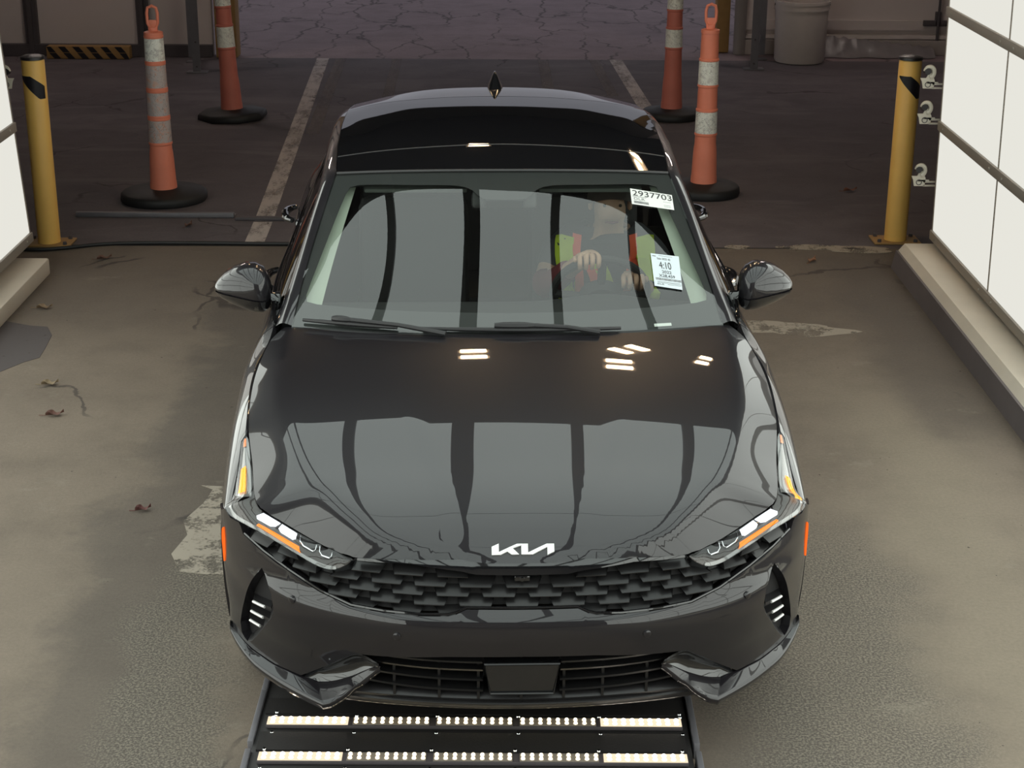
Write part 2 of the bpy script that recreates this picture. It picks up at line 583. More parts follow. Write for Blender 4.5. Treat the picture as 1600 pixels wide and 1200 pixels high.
def panel(name, mat, parent, outer, fn, holes=(), step=.025, ref=(0, 2.4, .5), rim=.012, flip=False, adaptive=None):
    """a sheet cut to an outline in the surface's own (u, v), with a folded-in edge"""
    outer = dens(outer, step)
    holes = [dens(h, step) for h in holes]
    A = np.array(outer)
    lo, hi = A.min(0), A.max(0)
    us = np.arange(lo[0] + step * .5, hi[0], step)
    vs = np.arange(lo[1] + step * .5, hi[1], step)
    G = np.array([(u, v) for u in us for v in vs]) if len(us) and len(vs) else np.zeros((0, 2))
    if len(G):
        keep = pip(G, outer) & (edge_dist(G, outer) > step * .45)
        for h in holes:
            keep &= ~pip(G, h) & (edge_dist(G, h) > step * .45)
        G = G[keep]
    pts = list(outer)
    loops = [list(range(len(outer)))]
    for h in holes:
        loops.append(list(range(len(pts), len(pts) + len(h))))
        pts += h
    edges = [(l[i], l[(i + 1) % len(l)]) for l in loops for i in range(len(l))]
    pts += [tuple(g) for g in G]
    r = delaunay_2d_cdt([Vector((float(p[0]), float(p[1]))) for p in pts], edges, [], 0, 1e-6)
    UV = np.array([(v.x, v.y) for v in r[0]])
    T = np.array([f for f in r[2]])
    C = UV[T].mean(1)
    keep = pip(C, outer)
    for h in holes:
        keep &= ~pip(C, h)
    T = T[keep]
    used = np.unique(T)
    remap = -np.ones(len(UV), int)
    remap[used] = np.arange(len(used))
    T = remap[T]
    UV = UV[used]
    e = 2e-3
    P = fn(UV[:, 0], UV[:, 1])
    N = np.cross(fn(UV[:, 0] + e, UV[:, 1]) - fn(UV[:, 0] - e, UV[:, 1]), fn(UV[:, 0], UV[:, 1] + e) - fn(UV[:, 0], UV[:, 1] - e))
    N /= np.maximum(np.linalg.norm(N, axis=1)[:, None], 1e-12)
    s = np.sign((N * (P - np.array(ref))).sum(1).sum())
    N *= s if s else 1
    if flip:
        N = -N
    fnrm = np.cross(P[T[:, 1]] - P[T[:, 0]], P[T[:, 2]] - P[T[:, 0]])
    bad = (fnrm * N[T[:, 0]]).sum(1) < 0
    T[bad] = T[bad][:, ::-1]
    V = P.tolist()
    NN = N.tolist()
    F = T.tolist()
    if rim:
        cnt = {}
        for t in F:
            for i in range(3):
                a, b = t[i], t[(i + 1) % 3]
                cnt.setdefault((min(a, b), max(a, b)), []).append((a, b))
        nv = {}
        for k, l in cnt.items():
            if len(l) == 1:
                a, b = l[0]
                d = P[b] - P[a]
                on = np.cross(d, N[a]); on = on / max(np.linalg.norm(on), 1e-12)
                i0 = len(V)
                V += [P[a].tolist(), P[b].tolist(), (P[b] - N[b] * rim).tolist(), (P[a] - N[a] * rim).tolist()]
                NN += [on.tolist()] * 4
                F.append([i0 + 1, i0, i0 + 3, i0 + 2])
    return make(name, V, F, mat, parent, True, 35, NN)

def mirx(fn):
    def g(u, v):
        P = fn(u, v).copy()
        P[:, 0] *= -1
        return P
    return g

def mirror_poly(half):
    """right-hand outline from centre to centre -> closed symmetric outline"""
    left = [(-a, b) for a, b in half[::-1] if abs(a) > 1e-6]
    return list(half) + left

def off(fn, d, ref=(0, 2.4, .5)):
    """the same surface moved d outwards"""
    def g(u, v):
        u = np.atleast_1d(np.asarray(u, float)); v = np.atleast_1d(np.asarray(v, float)) + 0 * u
        e = 2e-3
        P = fn(u, v)
        N = np.cross(fn(u + e, v) - fn(u - e, v), fn(u, v + e) - fn(u, v - e))
        N /= np.maximum(np.linalg.norm(N, axis=1)[:, None], 1e-12)
        s = np.sign((N * (P - np.array(ref))).sum(1))[:, None]
        return P + N * s * d
    return g

hood_fn = lambda X, Y: np.stack([np.atleast_1d(X), np.atleast_1d(Y), hood_z(X, Y)], 1)

# hood: outline in plan, from the centre of the nose round to the cowl
hood_half = smooth_line([(0, .106), (.10, .106), (.13, .110), (.16, .119), (.35, .147), (.484, .187), (.546, .229), (.595, .269), (.664, .336), (.716, .389), (.775, .441), (.800, .506), (.822, .66), (.842, .772), (.857, .88), (.865, 1.08), (.858, 1.25), (.834, 1.42), (.795, 1.497)])
hood_half += smooth_line([(.78, 1.488), (.60, 1.405), (.42, 1.357), (.22, 1.332), (0, 1.322)])
HOODO = panel('hood', M['paint'], CAR, mirror_poly(hood_half), hood_fn, step=.0125, rim=.014)

# badge letters standing on the nose
LOGO = [(430, 362), (510, 322), (510, 430), (715, 328), (838, 328), (838, 440), (1050, 328), (1133, 328), (1133, 425), (1055, 465), (1055, 370), (890, 462), (762, 462), (762, 348), (665, 384), (738, 462), (655, 462), (605, 425), (530, 462), (430, 462)]
lg = [((x - 781) / 703 * .1785 + .003, .1235 + (465 - y) / 143 * .0265) for x, y in LOGO]
badge = panel('badge', M['badge'], HOODO, lg, off(hood_fn, .006), step=.008, rim=.006)
badge['label'] = 'silver letter badge on the nose'

# bumper skin
gl_low = [(0, .583), (.161, .583), (.19, .572), (.213, .568), (.287, .566), (.401, .567), (.506, .570), (.611, .590), (.733, .627), (.851, .650), (.957, .669)]
hl_low = [(.515, .700), (.530, .684), (.545, .668), (.574, .660), (.629, .661), (.714, .681), (.844, .703), (.950, .702), (1.039, .695), (1.075, .712)]
bump_half = gl_low + [(.972, .690), (.985, .698), (1.039, .692), (1.078, .708)] + [(1.13, .682), (SMAX - .125, .665), (SMAX - .125, .27)] \
    + [(1.171, .28), (1.072, .293), (1.023, .291), (.98, .288), (.938, .287), (.887, .289), (.816, .288), (.749, .291), (.70, .290), (.607, .345), (.55, .385), (.493, .421), (.403, .427), (.213, .442), (0, .445)]
vent = smooth_line([(.851, .600), (.815, .57), (.790, .54), (.782, .505), (.800, .455), (.945, .312), (.975, .298), (1.015, .312), (1.02, .345), (.968, .430), (.905, .53), (.851, .600)], .02)[:-1]
BUMP = panel('front_bumper', M['paint'], CAR, mirror_poly(bump_half), front, holes=[vent, [(-a, b) for a, b in vent][::-1]], step=.024, rim=.03, ref=(0, 1.5, .5))
# black gloss strip above the grille
panel('grille_trim', M['black_gloss'], CAR, mirror_poly([(0, .676), (.133, .677), (.179, .685), (.335, .699), (.50, .6975), (.50, .7035), (.36, .7085), (.18, .715), (.135, .709), (.10, .7065), (0, .7065)]),
      off(front, .004, (0, 1.5, .5)), step=.02, rim=.02, ref=(0, 1.5, .5))

# grille: dark recess and rows of hanging scales
gr_half = gl_low + [(.95, .700), (.844, .701), (.714, .679), (.629, .659), (.574, .658), (.545, .666), (.52, .69), (.50, .698), (.335, .699), (.179, .685), (.133, .677), (0, .676)]
GRL = panel('grille', M['void'], CAR, mirror_poly(gr_half), lambda s, z: front(s, z, .034), step=.03, rim=0, ref=(0, 1.5, .5))
gpoly = mirror_poly(gr_half)
mb = MB()
def fpt(s, z, ins):
    return front(s, z, ins)[0]
pitch, rowp = .1352, .0258
for r in range(-2, 7):
    zb = .5905 + rowp * r
    for c in range(-9, 10):
        s0 = (c + (.5 if r % 2 else 0)) * pitch
        wt, wb, h = pitch * .86, pitch * .66, rowp * .86
        cs = [(s0, zb + h * .4)]
        if not pip(np.array(cs), gpoly)[0]:
            continue
        def cl(s, z):
            # pull a corner back inside the opening
            q = np.array([[s, z]])
            for _ in range(14):
                if pip(q, gpoly)[0]:
                    break
                q = q + (np.array([[s0, zb + h * .45]]) - q) * .16
            return q[0]
        tl, tr = cl(s0 - wt / 2, zb + h), cl(s0 + wt / 2, zb + h)
        bl, br = cl(s0 - wb / 2, zb), cl(s0 + wb / 2, zb)
        V, F = [], []
        n = 5
        for k in range(n + 1):
            t = k / n
            a = tl + (tr - tl) * t
            b = bl + (br - bl) * t
            V += [fpt(a[0], a[1], .033), fpt(b[0], b[1], .004), fpt(b[0], b[1] - .0025, .005), fpt(b[0], b[1] - .0025, .03)]
        for k in range(n):
            for j in range(3):
                F.append((k * 4 + j, k * 4 + j + 1, (k + 1) * 4 + j + 1, (k + 1) * 4 + j))
        mb.add(V, F)
        for (a, b) in ((tl, bl), (tr, br)):
            # raised side lips, thin
            mb.add([fpt(a[0], a[1], .018), fpt(b[0], b[1], .002), fpt(b[0], b[1], .03), fpt(a[0], a[1], .032)], [(0, 1, 2, 3)])
mb.build('grille_mesh', M['grille'], GRL, fix=False, angle=25)
mb = MB()
mb.box((0, .105, .664), (.045, .02, .018), bev=.004)
mb.lathe([(0, 0), (.006, 0), (.007, .006)], (0, .09, .664), 14, 'Y')
mb.build('front_camera', M['black_gloss'], GRL)
mb = MB()
lip = [fpt(s, z + .002, .006) for s, z in gl_low]
lip = [(-p[0], p[1], p[2]) for p in lip[:0:-1]] + [tuple(p) for p in lip]
mb.tube(lip, .0045, 6)
mb.build('grille_surround', M['black_gloss'], GRL)

# side air openings
for sg in (1, -1):
    fn = front if sg == 1 else mirx(front)
    oc = panel('air_opening', M['void'], CAR, vent, (lambda f: (lambda s, z: f(s, z) + np.stack([0 * s, 0 * s + .055, 0 * s], 1)))(fn), step=.03, rim=0, ref=(0, 1.5, .5))
    mb = MB()
    ring = [fn(s, z)[0] for s, z in vent]
    ring2 = [p + np.array((0, .055, 0)) for p in ring]
    n = len(ring)
    mb.add(ring + ring2, [(i, (i + 1) % n, n + (i + 1) % n, n + i) for i in range(n)])
    mb.build('opening_wall', M['black_plastic'], oc, fix=False)
    for k, (a, b) in enumerate([((.895, .468), (.795, .482)), ((.918, .425), (.812, .437)), ((.940, .383), (.845, .393))]):
        mb = MB()
        P = [fn(a[0] + (b[0] - a[0]) * t, a[1] + (b[1] - a[1]) * t)[0] + np.array((0, .012, 0)) for t in np.linspace(0, 1, 7)]
        V, F = [], []
        for p in P:
            V += [p + (0, 0, .005), p + (0, .0, -.004), p + (0, .05, -.004), p + (0, .05, .005)]
        for i in range(6):
            F += [(i * 4 + j, i * 4 + (j + 1) % 4, (i + 1) * 4 + (j + 1) % 4, (i + 1) * 4 + j) for j in range(4)]
        F += [(3, 2, 1, 0), (24, 25, 26, 27)]
        mb.add(V, F, 0)
        P2 = [p + np.array((0, -.003, .0005)) for p in P[:5]]
        mb.tube(P2, .0046, 6, mi=1)
        mb.build('fin', None, oc, mats=[M['black_plastic'], M['badge']])

# lower corners of the bumper: upward ledge that sweeps in to a pointed blade
inn = [(1.171, .28), (1.072, .293), (1.023, .291), (.98, .288), (.938, .287), (.887, .289), (.816, .288), (.749, .291), (.687, .289), (.634, .284), (.599, .293), (.568, .304), (.536, .319), (.504, .336), (.464, .362), (.424, .387)]
outr = [(.902, .540, .30), (.897, .505, .297), (.882, .473, .285), (.861, .432, .276), (.834, .384, .269), (.799, .333, .262), (.745, .273, .256), (.692, .223, .25), (.636, .178, .245), (.584, .142, .24), (.559, .141, .247), (.535, .147, .258), (.506, .154, .277), (.478, .167, .295), (.446, .168, .322), (.417, .172, .345)]
setb = [0, .001, .002, .003, .004, .004, .004, .004, .004, .004, .004, .004, .004, .004, .003, .002]
setf = np.array([0, 0, .003, .005, .007, .009, .011, .014, .019, .025, .026, .027, .027, .026, .030, .034])
INN = np.array([front(s, z)[0] + np.array((.3 * d, 1.85 * d, -d)) for (s, z), d in zip(inn, setb)])
OUT = np.array(outr) + setf[:, None] * np.array((-.22, -1.85, 1.0))
def blend_curve(P, t):
    """Catmull-Rom on both sides of the sharp corner at index 9"""
    return catm(P[:10], t) if t <= 9 else catm(P[9:], t - 9)
def catm(P, t):
    P = np.vstack([2 * P[0] - P[1], P, 2 * P[-1] - P[-2]])
    i = int(min(max(t, 0), len(P) - 3 - 1e-6))
    f = t - i
    a, b, c, d = P[i], P[i + 1], P[i + 2], P[i + 3]
    return .5 * (2 * b + (c - a) * f + (2 * a - 5 * b + 4 * c - d) * f * f + (3 * b - a - 3 * c + d) * f**3)
for sg in (1, -1):
    mb = MB()
    G = []
    for t in np.linspace(0, 15, 151):
        a = blend_curve(INN, t)
        b = blend_curve(OUT, t)
        inw = np.array((-.03, .05, 0)) if t < 9 else np.array((.0, .06, 0))
        row = [a + inw * .3 + np.array((0, 0, -.002))] + [a * (1 - w) + b * w for w in np.linspace(0, 1, 7)]
        row += [b + np.array((.0015, -.0015, -.005)), b + np.array((0, .004, -.022)), b + inw + np.array((0, .03, -.045))]
        G.append(row)
    G = np.array(G)
    if sg < 0:
        G[:, :, 0] *= -1
    mb.grid(G)
    mb.build('bumper_blade', M['paint'], CAR, fix=False, angle=62)
    # scoop above the blade
    mb = MB()
    up = np.array([(.687, .291), (.66, .315), (.607, .347), (.55, .387), (.493, .423), (.45, .412), (.425, .395)])
    G = []
    for t in np.linspace(0, 6, 31):
        q = catm(up, t)
        p0 = front(q[0], q[1], .002)[0]
        p1 = blend_curve(INN, 8.1 + 6.9 * t / 6) + np.array((0, .006, -.001))
        dpt = .022 * min(1, t * .8, (6 - t) * .8)
        row = []
        for w in np.linspace(0, 1, 9):
            row.append(p0 * (1 - w) + p1 * w + np.array((-.004, 1, .12)) * dpt * sin(pi * min(w * 1.0, 1))**.7)
        G.append(row)
    G = np.array(G)
    if sg < 0:
        G[:, :, 0] *= -1
    mb.grid(G)
    mb.build('scoop', M['black_gloss'], CAR, fix=False, angle=50)

# lower intake
mb = MB()
G = []
for s in np.linspace(-.56, .56, 29):
    row = [front(s, .445, .02)[0], front(s, .43, .13)[0], front(s, .27, .14)[0], front(s, .255, .03)[0]]
    G.append(row)
mb.grid(G)
INT = mb.build('lower_intake', M['void'], CAR, fix=False)
for z, hw, ins in ((.412, .47, .014), (.376, .445, .02), (.337, .45, .022), (.30, .47, .024)):
    for sg in (1, -1):
        mb = MB()
        V, F = [], []
        xs = np.linspace(.115, hw, 15)
        for x in xs:
            for (dz, di) in ((.004, 0), (-.004, 0.002), (-.002, .05), (.008, .05)):
                p = front(x, z + .012 * (x / .45)**2 + dz, ins + di)[0]
                V.append((p[0] * sg, p[1], p[2]))
        for i in range(14):
            F += [(i * 4 + j, i * 4 + (j + 1) % 4, (i + 1) * 4 + (j + 1) % 4, (i + 1) * 4 + j) for j in range(4)]
        F += [(3, 2, 1, 0), (56, 57, 58, 59)]
        mb.add(V, F)
        mb.build('slat', M['grille'], INT)
for x in (-.40, -.25, -.13, .13, .25, .40, 0):
    p = front(x, .35, .06)[0]
    mb = MB()
    mb.box((p[0], p[1], .35), (.008, .05, .16))
    mb.build('intake_rib', M['grille'], INT)
mb = MB()
o1 = [(-.108, .418), (.108, .418), (.092, .318), (-.092, .318)]
mb.prism([(x, .048 + (.42 - z) * .06, z) for x, z in o1], (0, .05, 0))
mb.build('radar_cover', M['black_gloss'], INT)
mb = MB()
mb.tube([(x, .044 + (.42 - z) * .06, z) for x, z in o1], .0045, 6, closed=True)
mb.build('radar_frame', M['grille'], INT)
# black lip under the intake
mb = MB()
G = []
for s in np.linspace(-.575, .575, 41):
    p0 = (s, .105 + .235 * s * s)
    row = []
    for dy, z in ((.09, .284), (.03, .286), (.008, .279), (0, .268), (.004, .257), (.013, .250), (.009, .244), (.014, .230), (.03, .216), (.14, .205)):
        f = 1 - .3 * max(0, abs(s) - .45) / .15
        row.append((p0[0], p0[1] + dy, z * 1.0 + (1 - f) * .01))
    G.append(row)
mb.grid(G)
mb.build('front_lip', M['black_plastic'], CAR, fix=False, angle=50)
# parking sensors
for s, z in ((.359, .504), (.701, .551), (-.359, .504), (-.701, .551)):
    c = front(s, z, -.002)[0]
    mb = MB()
    nrm = Vector(front(s, z, -.1)[0] - front(s, z)[0]).normalized()
    R = nrm.to_track_quat('Z', 'Y').to_matrix()
    m2 = MB().lathe([(0, .003), (.009, .003), (.0115, .0015), (.0125, -.004)], n=20)
    mb.add([R @ Vector(v) + Vector(c) for v in m2.V], m2.F)
    mb.build('parking_sensor', M['paint'], CAR)
# side markers
for sg in (1, -1):
    mk = smooth_line([(1.095, .640), (1.115, .625), (1.13, .585), (1.128, .54), (1.115, .515), (1.100, .55), (1.092, .60), (1.095, .640)], .02)[:-1]
    o = panel('side_marker', M['marker'], CAR, mk, off(front if sg == 1 else mirx(front), .004, (0, 1.5, .5)), step=.012, rim=.006, ref=(0, 1.5, .5))
    o['label'] = 'orange side marker'

# headlights
HU = [(.486, .187, .690), (.515, .207, .692), (.546, .230, .695), (.595, .270, .700), (.666, .337, .709), (.716, .390, .716), (.760, .427, .726), (.780, .445, .733), (.794, .482, .743), (.803, .532, .755), (.824, .662, .787), (.844, .774, .815), (.853, .80, .822)]
HD = [(.484, .167, .694), (.508, .165, .676), (.543, .172, .661), (.589, .190, .664), (.656, .233, .684), (.750, .315, .703), (.820, .393, .704), (.870, .465, .698), (.892, .516, .705), (.8765, .575, .710), (.8705, .66, .750), (.8690, .785, .806), (.856, .803, .8235)]
hu, hd_ = np.array(HU), np.array(HD)
def lamp(t, w, lift=0.0):
    """headlight surface: t along the lamp, w from the hood edge (0) to the lower edge (1)"""
    t = np.atleast_1d(np.asarray(t, float)); w = np.atleast_1d(np.asarray(w, float)) + 0 * t
    t = t + 0 * w
    out = []
    for a, b in zip(t, w):
        p, q = catm(hu, a), catm(hd_, a)
        m = p * (1 - b) + q * b
        wide = np.linalg.norm(q - p)
        n = np.array((.35 + .3 * (a > 7), -.6, .72))
        n /= np.linalg.norm(n)
        out.append(m + n * (lift + wide * .13 * sin(pi * min(max(b, 0), 1))))
    return np.array(out)
def lamp_s(sg, t, w, lift=0.0):
    P = lamp(t, w, lift)
    P[:, 0] *= sg
    return P
TW = np.linspace(0, 12, 97)
for sg in (1, -1):
    hl = None
    mb = MB()
    G = np.array([lamp_s(sg, t, np.linspace(0, 1, 9), -.012) for t in TW])
    mb.grid(G)
    rimU = [lamp_s(sg, t, 0.0)[0] for t in TW]
    rimD = [lamp_s(sg, t, 1.0)[0] for t in TW]
    nt = len(TW)
    a0 = [lamp_s(sg, t, 0.0, -.03)[0] for t in TW]
    b0 = [lamp_s(sg, t, 1.0, -.03)[0] for t in TW]
    mb.add(rimU + a0, [(i, i + 1, nt + i + 1, nt + i) for i in range(nt - 1)], 1)
    mb.add(rimD + b0, [(i, i + 1, nt + i + 1, nt + i) for i in range(nt - 1)], 1)
    hl = mb.build('headlight', None, CAR, mats=[M['smoke_chrome'], M['black_gloss']], fix=False, angle=50)
    # projector cells
    for k, (ta, tb) in enumerate([(2.05, 2.85), (3.02, 3.72), (3.92, 4.75), (4.92, 6.1)]):
        lit = k >= 2
        mb = MB()
        def cell(lift, grow=0.0):
            R = []
            for t, w in ((ta, .06), (tb, .06), (tb - .04 * (tb - ta), .36), (tb - .22 * (tb - ta), .47), (ta + .18 * (tb - ta), .47), (ta + .02 * (tb - ta), .36)):
                R.append(lamp_s(sg, t, w, lift)[0])
            return R
        if lit:
            c1, c0 = cell(-.004), cell(-.016)
            mb.add(c1 + c0, [(0, 1, 2, 3, 4, 5)] + [(i, (i + 1) % 6, 6 + (i + 1) % 6, 6 + i) for i in range(6)])
            mb.build('lit_projector', M['white_lamp'], hl)
        else:
            c1, c0 = cell(-.006), cell(-.012)
            mb.add(c1 + c0, [(0, 1, 2, 3, 4, 5)] + [(i, (i + 1) % 6, 6 + (i + 1) % 6, 6 + i) for i in range(6)], 0)
            mb.tube([c1[0]] + c1[:0:-1] + [], .0022, 6, mi=1)
            mb.build('projector', None, hl, mats=[M['void'], M['chrome']])
    # amber strip along the lower edge
    mb = MB()
    ts = np.linspace(3.75, 5.55, 14)
    w0 = lambda t: .62 + .0 * t
    G = np.array([[lamp_s(sg, t, .60 + .02 * (t - 3.75), -.005)[0], lamp_s(sg, t, .72, -.002)[0], lamp_s(sg, t, .84 - .06 * (t - 3.75) / 1.8, -.005)[0]] for t in ts])
    mb.grid(G)
    mb.build('indicator_strip', M['amber_lamp'], hl, fix=False)
    # pale light guide: up the wing and along the lower edge
    mb = MB()
    G = np.array([[lamp_s(sg, t, w, -.006 + .004 * sin(pi * (w - .12) / .76))[0] for w in np.linspace(.14, .86, 6)] for t in np.linspace(8.55, 11.85, 30)])
    mb.grid(G)
    G = np.array([[lamp_s(sg, t, w, -.008)[0] for w in np.linspace(.80, .96, 4)] for t in np.linspace(1.8, 8.6, 60)])
    mb.grid(G)
    mb.build('light_guide', M['drl_body'], hl, fix=False)
    mb = MB()
    if sg == 1:
        tt, ws_ = np.linspace(7.9, 9.5, 16), (.34, .48, .62)
        G = np.array([[lamp_s(sg, t, w + (.16 if t < 8.6 else .16 * (9.5 - t) / .9) * 1.0, .002)[0] for w in ws_] for t in tt])
    else:
        tt, ws_ = np.linspace(8.95, 10.0, 14), (.30, .46, .62)
        G = np.array([[lamp_s(sg, t, w, .002)[0] for w in ws_] for t in tt])
    mb.grid(G)
    mb.build('lit_indicator', M['amber_hot'], hl, fix=False)
    mb = MB()
    G = np.array([[lamp_s(sg, t, w, .001)[0] for w in (.30, .46, .62)] for t in np.linspace(10.75, 11.3, 8)])
    mb.grid(G)
    mb.build('reflector', M['amber_dim'], hl, fix=False)
    mb = MB()
    mb.grid(np.array([lamp_s(sg, t, np.linspace(0.01, .99, 9), .002) for t in TW]))
    mb.build('lens', M['lens'], hl, fix=False, angle=60)

# ---- sides: fenders, doors, quarters cut from one skin
vz = lambda Y, z: side_v(Y, z)
def arch(cy, r=.362, n=28, a0=0.0, a1=pi):
    P = []
    for k in range(n + 1):
        w = a0 + (a1 - a0) * k / n
        y, z = cy - r * cos(w), .335 + r * sin(w)
        P.append((y, vz(y, max(z, .2)) * .17))
    return P
SK = .17
def sfn(sg):
    def f(Y, q):
        P = side(Y, np.asarray(q) / SK)
        P[:, 0] *= sg
        return P
    return f
z0, z5 = 0.0, 5 * SK
fender = [(.565, vz(.6, .45) * SK)] if False else []
ar = arch(.95)
fen = [(.612, vz(.612, .28) * SK)] + [p for p in ar if p[0] > .615] + [(1.325, z0), (1.475, z0), (1.50, 2 * SK), (1.505, 3.6 * SK), (1.515, z5), (1.40, z5), (1.2, z5), (1.0, z5), (.80, z5), (.79, 4.75 * SK), (.66, 4.7 * SK), (.575, 4.55 * SK), (.535, 4.25 * SK), (.520, 3.9 * SK), (.545, 3.45 * SK), (.612, 3.2 * SK)]
fd = [(1.481, z0), (2.62, z0), (2.66, 2 * SK), (2.66, z5), (1.521, z5), (1.511, 3.6 * SK), (1.506, 2 * SK)]
ar2 = arch(3.80, .365)
rd = [(2.626, z0), (3.36, z0)] + [(3.40, .6 * SK), (3.44, vz(3.44, .42) * SK)] + [(3.50, vz(3.50, .585) * SK), (3.58, 3.0 * SK), (3.62, z5), (2.666, z5), (2.666, 2 * SK)]
qp = [(3.445, vz(3.445, .42) * SK)] + [p for p in ar2 if 3.447 < p[0] < 4.155] + [(4.17, z0), (4.62, z0), (4.62, z5), (3.625, z5), (3.586, 3.0 * SK), (3.506, vz(3.506, .585) * SK)]
for sg in (1, -1):
    f = sfn(sg)
    panel('front_fender', M['paint'], CAR, fen, f, step=.03, rim=.02)
    for nm, poly, hy in (('front_door', fd, 2.48), ('rear_door', rd, 3.46)):
        d = panel(nm, M['paint'], CAR, poly, f, step=.035, rim=.02)
        mb = MB()
        P = []
        for k in range(11):
            y = hy - .12 + .24 * k / 10
            p = side(y, 3.45)[0]
            P.append((sg * (p[0] + .012 + .042 * sin(pi * k / 10)**.6), y, p[2] + .01))
        mb.tube(P, [.012 + .008 * sin(pi * k / 10) for k in range(11)], 10)
        mb.build('door_handle', M['black_gloss'], d)
    panel('rear_quarter', M['paint'], CAR, qp, f, step=.035, rim=.02)
    # sill
    mb = MB()
    G = []
    for y in np.linspace(1.33, 3.42, 30):
        p = side(y, 0.0)[0]
        G.append([(sg * p[0], y, p[2]), (sg * (p[0] + .006), y, p[2] - .02), (sg * (p[0] - .05), y, p[2] - .05), (sg * (p[0] - .2), y, p[2] - .05)])
    mb.grid(G)
    mb.build('side_sill', M['black_plastic'], CAR, fix=False)
    # wheel well liners
    for cy in (.95, 3.80):
        mb = MB()
        G = []
        for w in np.linspace(0, pi, 25):
            y, z = cy - .37 * cos(w), .335 + .37 * sin(w)
            G.append([(sg * x, y, z) for x in (.90, .62)])
        mb.grid(G)
        c = [(sg * .62, cy - .37 * cos(w), .335 + .37 * sin(w)) for w in np.linspace(0, pi, 25)]
        mb.add(c, [tuple(range(25))])
        mb.build('wheel_liner', M['void'], CAR, fix=False)

# ---- greenhouse
def wsedge(y):
    """right side edge of the windshield and of the roof glass at a given Y"""
    if y <= 2.23:
        lo, hi = 0.0, 1.0
        for _ in range(30):
            m = (lo + hi) / 2
            if ws(1.0, m)[0, 1] < y: lo = m
            else: hi = m
        return ws(1.0, lo)[0]
    x = np.interp(y, [2.23, 2.6, 3.0, 3.4, 3.62], [.652, .668, .675, .668, .655])
    return np.array([x, y, _roof(x, y)[0]])
for sg in (1, -1):
    S = np.array([sg, 1, 1])
    # A-pillar and roof rail, one painted strip
    mb = MB()
    G = []
    for y in np.r_[np.linspace(1.475, 2.23, 26), np.linspace(2.3, 3.62, 30)]:
        a = wsedge(y)
        b = _rail(max(y, 1.53))[0]
        m = (a + b) / 2
        d = (b - a)
        nrm = np.array((-d[2], 0, d[0])); nrm = nrm / np.linalg.norm(nrm)
        if nrm[2] < 0: nrm = -nrm
        row = []
        for w in np.linspace(0, 1, 7):
            row.append((a * (1 - w) + b * w + nrm * .014 * sin(pi * w) + np.array((.004, 0, 0)) * 0) * S)
        row = [(a - nrm * .012) * S] + row + [(b + np.array((-.012, 0, -.012))) * S]
        G.append(row)
    mb.grid(G)
    mb.build('roof_rail', M['paint'], CAR, fix=False, angle=40)
    # black drip seal between rail and side glass
    # C-pillar
    mb = MB()
    G = []
    rg = [(.655, 3.625, 1.354), (.675, 3.85, 1.262), (.69, 4.10, 1.165), (.70, 4.36, 1.082)]
    rgs = nspline([0, 1, 2, 3], rg)
    for t in np.linspace(0, 3, 16):
        a = rgs(t)[0]
        b = _rail(3.62 + (4.25 - 3.62) * t / 3)[0]
        row = []
        for w in np.linspace(0, 1, 6):
            p = a * (1 - w) + b * w
            row.append((p + np.array((.006, 0, .012)) * sin(pi * w)) * S)
        G.append(row)
    mb.grid(G)
    mb.build('rear_pillar', M['paint'], CAR, fix=False, angle=40)
    # side glass with black centre pillar
    Y0 = [1.60, 4.10]
    def glass_rows(y0, y1, n=18, ins=.012):
        G = []
        for y in np.linspace(y0, y1, n):
            b = side(y, 4.98)[0]
            r = _rail(y)[0]
            row = []
            for w in np.linspace(0, 1, 6):
                p = b * (1 - w) + r * w
                p = p + np.array((.012 * sin(pi * w) - ins, 0, 0))
                row.append(p * S)
            G.append(row)
        return G
    for nm, y0, y1 in (('front_side_glass', 1.64, 2.62), ('rear_side_glass', 2.72, 3.56), ('quarter_glass', 3.60, 4.02)):
        mb = MB(); mb.grid(glass_rows(y0, y1)); mb.build(nm, M['sideglass'], CAR, fix=False, angle=60)
    for y0, y1 in ((1.53, 1.64), (2.61, 2.73), (3.55, 3.61), (4.01, 4.22)):
        mb = MB()
        mb.grid(glass_rows(y0, y1, 6, .006))
        mb.build('window_pillar', M['black_gloss'], CAR, fix=False, angle=60)
    mb = MB()
    mb.tube([side(y, 5.0)[0] * S + np.array((0, 0, .004)) for y in np.linspace(1.55, 4.2, 40)], .008, 6)
    mb.build('belt_trim', M['black_gloss'], CAR)

ws_fn = lambda u, v: ws(u, v)
def grid_patch(fn, u0, u1, v0, v1, nu, nv):
    return np.array([fn(np.full(nv, u), np.linspace(v0, v1, nv)) for u in np.linspace(u0, u1, nu)])
mb = MB()
mb.grid(grid_patch(ws_fn, -1, 1, 0, 1, 61, 31))
WS = mb.build('windshield', M['windshield'], CAR, fix=False, angle=80)
WS.data.polygons.foreach_set('use_smooth', [True] * len(WS.data.polygons))
# black border printed inside the glass
inner = smooth_line([(0, .115), (.5, .125), (.90, .150), (.955, .165), (.965, .20), (.935, .50), (.905, .80), (.89, .88), (.84, .915), (.5, .905), (.27, .895), (.18, .86), (.12, .80), (0, .79)], .03)
inner = mirror_poly(inner)
panel('glass_border', M['frit'], WS, [(-.995, .002), (.995, .002), (.995, .998), (-.995, .998)], off(ws_fn, -.005), holes=[inner], step=.05, rim=.001)
